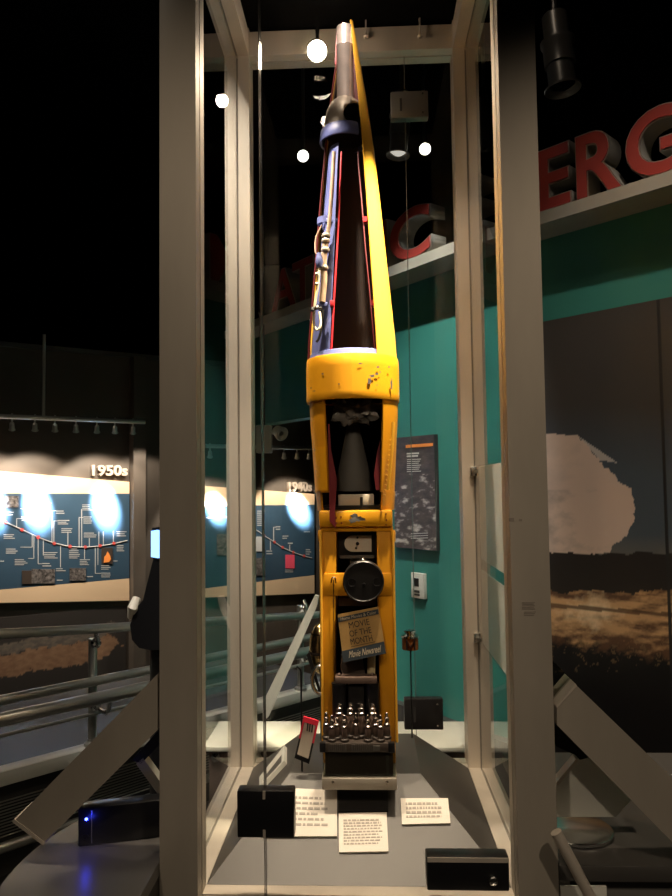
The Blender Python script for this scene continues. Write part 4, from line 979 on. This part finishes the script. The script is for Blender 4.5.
# ================================================================== OUTRIGGER BEAMS, WINGS, FEET
ZW = .675
Yb0, Yb1 = YF - HW, YF + HW
def beam(pts, label, endpts):
    c = [P(x, y, Yb0) for x, y in pts]; t = thing('brace_beam', label, 'beam', min(c, key=lambda p: p.z))
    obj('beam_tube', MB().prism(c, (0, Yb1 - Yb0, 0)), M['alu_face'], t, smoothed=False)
    o = [P(x, y, Yb0 - .002) for x, y in endpts]
    obj('lit_end_edge', MB().prism(o, (0, Yb1 - Yb0 + .004, 0)), M['alu'], t, smoothed=False); return t  # brighter aluminium strip paints the lit edge of the cut end
beam([(15, 820), (44, 843), (157.5, 730), (157.5, 674)], 'brushed aluminium brace sloping down to the left from the front left post', [(14, 819), (12, 822), (43, 845.5), (45.5, 843)])
bt = beam([(577, 686), (557, 708), (557, 725), (700, 870), (722, 826)], 'brushed aluminium brace sloping down to the right from the front right post', [(575.8, 684), (556.4, 706.6), (557, 708), (577, 686)])
obj('glass_tongue', MB().prism([P(x, y, YF - .004) for x, y in [(552, 660), (573, 681), (552, 704)]], (0, .008, 0)), M['glass2'], bt, smoothed=False)
obj('clamp', MB().box(tuple(P(567, 690, YF - .02)), tuple(P(572, 683, YF + .02)), .002), M['steel'], bt)
# left half-round wing
mb = MB(); cxw = XL - HW - .001; pts = []
for k in range(33):
    a = -math.pi / 2 + math.pi * k / 32; pts.append(Vector((cxw - .31 * math.cos(a) ** .8 if math.cos(a) > 0 else cxw, 1.60 + .37 * math.sin(a), ZW - .03)))
mb.prism(pts, (0, 0, .03)); 
t = thing('round_plinth', 'round grey shelf beside the case at lower left carrying the black box', 'plinth', Vector((cxw - .15, 1.6, 0)))
obj('top', mb, M['disc'], t)
mb = MB(); cen = Vector((cxw - .12, 1.6, 0)); mb.prism([Vector((cxw + (p.x - cxw) * .80, 1.6 + (p.y - 1.6) * .8, 0)) for p in pts], (0, 0, ZW - .031)); obj('pedestal', mb, M['black'], t)
# right wing
t = thing('grey_plinth', 'wide grey slab beside the case at lower right under the brace', 'plinth', Vector((.9, 2.0, 0)))
yw = pj(620, 866, ZW).y
obj('top', MB().box((XR + HW + .002, yw, ZW - .035), (1.3, 2.3, ZW), .004), M['deck'], t)
obj('pedestal', MB().box((XR + HW + .03, yw + .02, 0), (1.25, 2.28, ZW - .036)), M['disc'], t, smoothed=False)
# gusset foot right with round glass base
c = pj(590, 832, ZW)
ft = thing('gusset_foot', 'pale angular bracket standing on a round glass disc under the right brace', 'bracket', Vector((c.x, c.y, ZW)))
obj('disc', MB().lathe([(.082, .001), (.086, .004), (.086, .010), (.082, .012)], (c.x - .035, c.y, ZW), 40), M['steel'], ft)
Yg = c.y - .0
q = [(556, 783), (576, 759), (592, 757), (631, 800), (616, 817), (556, 817)]
zmin = ZW + .013
obj('gusset', MB().prism([Vector((p.x, p.y, max(p.z, zmin))) for p in (P(x, y, Yg) for x, y in q)], (0, .03, 0)), M['whitepanel'], ft, smoothed=False)
obj('strut', MB().prism([P(x, y, Yg - .002) for x, y in [(553, 718), (553, 745), (575, 755), (580, 760), (591, 757)]], (0, .034, 0)), M['blackp'], ft, smoothed=False)
obj('gusset_edge', MB().prism([P(x, y, Yg - .004) for x, y in [(556, 783), (576, 759), (578, 761), (558, 786)]], (0, .03, 0)), M['alu'], ft, smoothed=False)
# left counterpart, mostly behind the post
c = Vector((-.57, 1.80, ZW))
ft = thing('gusset_foot', 'slim pale bracket under the left brace, just showing beside the front left post', 'bracket', c)
Yg = 1.80
obj('gusset', MB().prism([P(x, y, Yg) for x, y in [(136, 764), (143, 758), (162, 784), (162, 800)]], (0, .03, 0)), M['whitepanel'], ft, smoothed=False)
obj('strut', MB().prism([P(x, y, Yg - .0) for x, y in [(132, 760), (162, 726), (162, 742), (141, 764)]], (0, .034, 0)), M['blackp'], ft, smoothed=False)
p = P(160, 795, Yg + .015); obj('support_post', MB().tubeline([Vector((p.x, Yg + .015, ZW + .0005)), p], .012, 12), M['steel'], ft)
# slanted tube leg lower right
a = P(556, 832, 1.585); b = P(592, 900, 1.585); d = (b - a); b = a + d * ((a.z - .02) / -d.z)
t = thing('slanted_leg', 'polished slanted tube leg at the lower right beside the front right post', 'leg', Vector((b.x, 1.585, 0)))
obj('tube', MB().tubeline([a, b], .012, 16), M['alu'], t); obj('foot', MB().lathe([(.03, 0), (.03, .012), (.014, .02)], (b.x, 1.585, 0.0005), 20), M['alu'], t)
# white sheet painting the brightly lit plinth front under the right wing
obj('lit_front_sheet', MB().box((XR + HW + .003, yw - .006, .30), (XR + HW + .10, yw - .001, ZW - .04)), M['whitepanel'], t.__class__ and bpy.data.objects['grey_plinth'], smoothed=False)
# black electronics box with blue led
a = P(78, 847, 1.69); 
bo = Vector((a.x, 1.69, ZW + .0005))
t = thing('black_player', 'long black box with a glowing blue light, on the round shelf at lower left', 'electronics', bo)
A = Matrix.Translation(bo) @ Matrix.Rotation(R_(16), 4, 'Z')
obj('case', MB().box((0, 0, 0), (.185, .045, .086), .004, M4=A), M['blackp'], t)
obj('silver_line', MB().box((.029, -.0012, .006), (.031, .0, .080), 0, M4=A), M['steel'], t, smoothed=False)
lp = A @ Vector((.018, -.001, .062)); q3 = A.to_3x3() @ Matrix.Rotation(R_(90), 3, 'X')
obj('indicator', MB().lathe([(.0035, 0), (.003, .002), (.0, .003)], lp, 14, M4=q3, cap=False), M['led'], t)
obj('jack', MB().lathe([(.008, 0), (.008, .003), (.005, .003), (.005, .001)], A @ Vector((.016, -.001, .022)), 16, M4=q3, cap=False), M['black'], t)

# ---- white slanted bar behind the case
Yw = 3.06
q = [(311, 603), (314.5, 596), (318.5, 597), (317, 606), (269, 716), (263, 722), (262.5, 705), (267, 694)]
c = P(290, 660, Yw)
t = thing('reading_rail', 'white slanted bar leaning behind the case left of the missile', 'rail', Vector((c.x, Yw, 0)))
obj('bar', MB().prism([P(x, y, Yw) for x, y in q[::-1]], (0, .05, 0)), M['whitepanel'], t, smoothed=False)
e1 = P(264, 716, Yw)
obj('stand', MB().tubeline([Vector((e1.x + .012, Yw + .03, 0)), Vector((e1.x + .012, Yw + .03, e1.z + .01))], .012, 12), M['black'], t)

# ---- grey counter behind (pale surface seen through the rear glass)
t = thing('low_counter', 'low pale grey counter behind the case, seen through the rear glass', 'counter', Vector((-.1, 3.0, 0)))
hc_ = P(230, 747, 2.62).z; yb4 = min(pj(260, 721, hc_).y, 2.98)
obj('counter_top', MB().box((-.6, 2.62, hc_ - .018), (.40, yb4, hc_), .004), M['whitepanel'], t)
obj('counter_body', MB().box((-.58, 2.635, 0), (.38, yb4 - .02, hc_ - .0185)), M['brown'], t, smoothed=False)
for px in (216, 258):
    k = P(px, 757, 2.63); obj('stud', MB().lathe([(.02, 0), (.016, .012), (.0, .016)], (k.x, 2.6345, k.z), 18, M4=RXm, cap=False), M['chrome'], t)

# ================================================================== CEILING LIGHTS
def can_light(px, py0, py1, wpx, Y, label, glow, tiltpx=0, group='can lights on the ceiling'):
    a = P(px, py0, Y); b = P(px + tiltpx, py1, Y); L = (a - b).length; ax = (b - a).normalized(); q = ax.to_track_quat('Z', 'Y').to_matrix(); r = wpx / 2 * Y / 725
    t = thing('can_light', label, 'ceiling light', b, group)
    obj('can', MB().lathe([(r * .55, 0), (r * .7, .01), (r * .7, L * .33), (r * .95, L * .36), (r * .95, L * .40), (r * .85, L * .44), (r * .85, L * .68)], a, 32, M4=q), M['canm'], t)
    obj('reflector', MB().lathe([(r * .75, L * .68), (r * .75, L * .95), (r * 1.02, L * .98), (r * 1.0, L), (r * .7, L * .93)], a, 32, M4=q, cap=False), M['canm'], t)
    obj('bulb', MB().lathe([(r * .7, L * .93), (r * .35, L * .98), (.0005, L * .99)], a, 24, M4=q, cap=False), glow, t)
    obj('stem', MB().tubeline([a, Vector((a.x, a.y, CZ - .001))], .012, 10), M['canm'], t)
    return t
can_light(402, 92, 156, 24, 3.9, 'stepped metal can light hanging beyond the case, right of the missile nose', M['darkbulb'], -4)
can_light(554, 14, 90, 36, 3.0, 'large dark stepped can light at the upper right beside the front post', M['void'], 9)
can_light(484, 95, 150, 11, 4.3, 'narrow can light glimpsed through the right side glass', M['void'], 1)
for px, py, w in ((303, 156, 'left of the missile nose'), (425, 149, 'right of the missile nose beside the can light')):
    Y = 4.6; c = P(px, py, Y); r = 5.6 * Y / 725
    t = thing('round_spotlight', 'small glowing round white spotlight, ' + w, 'ceiling light', c, 'glowing round ceiling spotlights')
    q = (EYE - c).normalized().to_track_quat('Z', 'Y').to_matrix()
    obj('housing', MB().lathe([(r * .5, -.08), (r, -.03), (r * 1.08, .01), (r, .012)], c, 24, M4=q, cap=False), M['canm'], t)
    obj('bulb', MB().lathe([(r, .004), (r * .6, .012), (.0005, .016)], c, 24, M4=q, cap=False), M['coolbulb'], t)
    obj('stem', MB().tubeline([c + Zv * .02 + Vector((0, .06, 0)), Vector((c.x, c.y + .06, CZ - .001))], .01, 8), M['canm'], t)

# ================================================================== LIGHTS
def spot(p, aim, W, ang, blend=.4, col=(1, .86, .70), size=.03):
    l = bpy.data.lights.new('spot', 'SPOT'); l.energy = W; l.spot_size = R_(ang); l.spot_blend = blend; l.color = col; l.shadow_soft_size = size
    o = bpy.data.objects.new('spot', l); C.objects.link(o); o.location = p; o.rotation_euler = (Vector(aim) - Vector(p)).to_track_quat('-Z', 'Y').to_euler(); return o
def area(p, aim, W, size, col=(1, .85, .68)):
    l = bpy.data.lights.new('area', 'AREA'); l.energy = W; l.size = size; l.color = col
    o = bpy.data.objects.new('area', l); C.objects.link(o); o.location = p; o.rotation_euler = (Vector(aim) - Vector(p)).to_track_quat('-Z', 'Y').to_euler(); return o
warm = (1, .80, .58); cool = (.80, .90, 1)
# timeline washers
for px in (-10, 35, 103): 
    p = TP(px) - Zv * .09 + LN * .0; spot(p - LN * .05, WL(px, 545, 0), 34, 92, .25, (1, .84, .68))
    spot(p - LN * .05, WL(px + 2, 512, 0), 3000, 19, 1, cool)
p = TP(146) - Zv * .09; spot(p - LN * .05, WL(148, 545, 0), 14, 92, .25, (1, .84, .68))
for px in (215, 297):
    p = TQ(px) - Zv * .09 - LN * .05; spot(p, WL(px, 560, 0), 30, 88, .25, (1, .86, .72)); spot(p, WL(px + 1, 512, 0), 3000, 19, 1, cool)
# case lights, plus spots added to brighten single parts
spot((LC.x, LC.y - .04, LC.z - .05), (-.05, 1.8, .7), 30, 110, .6, warm, .02)
pt = bpy.data.lights.new('lamp_light', 'POINT'); pt.energy = 1.2; pt.color = (1, .78, .60); pt.shadow_soft_size = .02; po = bpy.data.objects.new('lamp_light', pt); C.objects.link(po); po.location = (LC.x + .01, LC.y - .10, LC.z - .06)
spot((-.10, 1.80, 2.96), (-.03, 2.02, 2.72), 12, 44, .8, (1, .85, .72), .02)  # added spot, only brightens the polished tube at the nose
spot((.30, 1.76, 2.95), (.065, 1.98, 2.15), 620, 25, .9, (1, .88, .62), .015)
spot((-.34, 1.80, 2.95), (-.34, 2.05, .6), 130, 50, .7, warm, .02)
spot((.27, 1.80, 2.95), (.28, 2.0, .6), 130, 50, .7, warm, .02)
spot((-.36, 1.78, 2.95), (.36, 2.15, 1.3), 150, 26, .8, (1, .86, .72), .02)  # added spot, aimed across to brighten the panel's white sheets
# teal wall wash, mural, sign
spot((-.2, 2.6, 4.0), WR(432, 480), 430, 36, .9, (.96, .97, .95), .03)
spot((1.0, 1.4, 4.1), WR2(590, 550), 150, 44, .9, (1, .86, .72), .03)
spot((.2, 1.9, 4.1), WR2(640, 160), 6, 60, .9, (1, .82, .66), .03)
# unseen ceiling spots added for the hall's ambient light
g = (1, .80, .59)
spot((-.9, -1.2, 4.0), (-.3, 1.7, .7), 115, 50, 1, g, .04)
spot((1.2, -.8, 4.0), (.66, 1.75, .4), 170, 50, 1, g, .04)
spot((-2.2, 2.2, 4.1), (-1.2, 3.4, .4), 60, 70, .8, (1, .88, .74), .04)
spot((-1.0, 1.3, 4.1), (-.25, 3.0, .85), 420, 34, .8, (1, .9, .78), .04)  # added to brighten the white slanted bar and rails behind the case
pl = bpy.data.lights.new('led_light', 'POINT'); pl.energy = .03; pl.color = (.03, .05, 1); pl.shadow_soft_size = .004; po = bpy.data.objects.new('led_light', pl); C.objects.link(po); po.location = A @ Vector((.018, -.035, .06))
# world
w = bpy.data.worlds.new('world'); bpy.context.scene.world = w; w.use_nodes = True
w.node_tree.nodes['Background'].inputs[0].default_value = (.012, .010, .009, 1); w.node_tree.nodes['Background'].inputs[1].default_value = 1
vs = bpy.context.scene.view_settings; vs.view_transform = 'Standard'; vs.look = 'None'; vs.exposure = 0; vs.gamma = 1; vs.use_curve_mapping = False
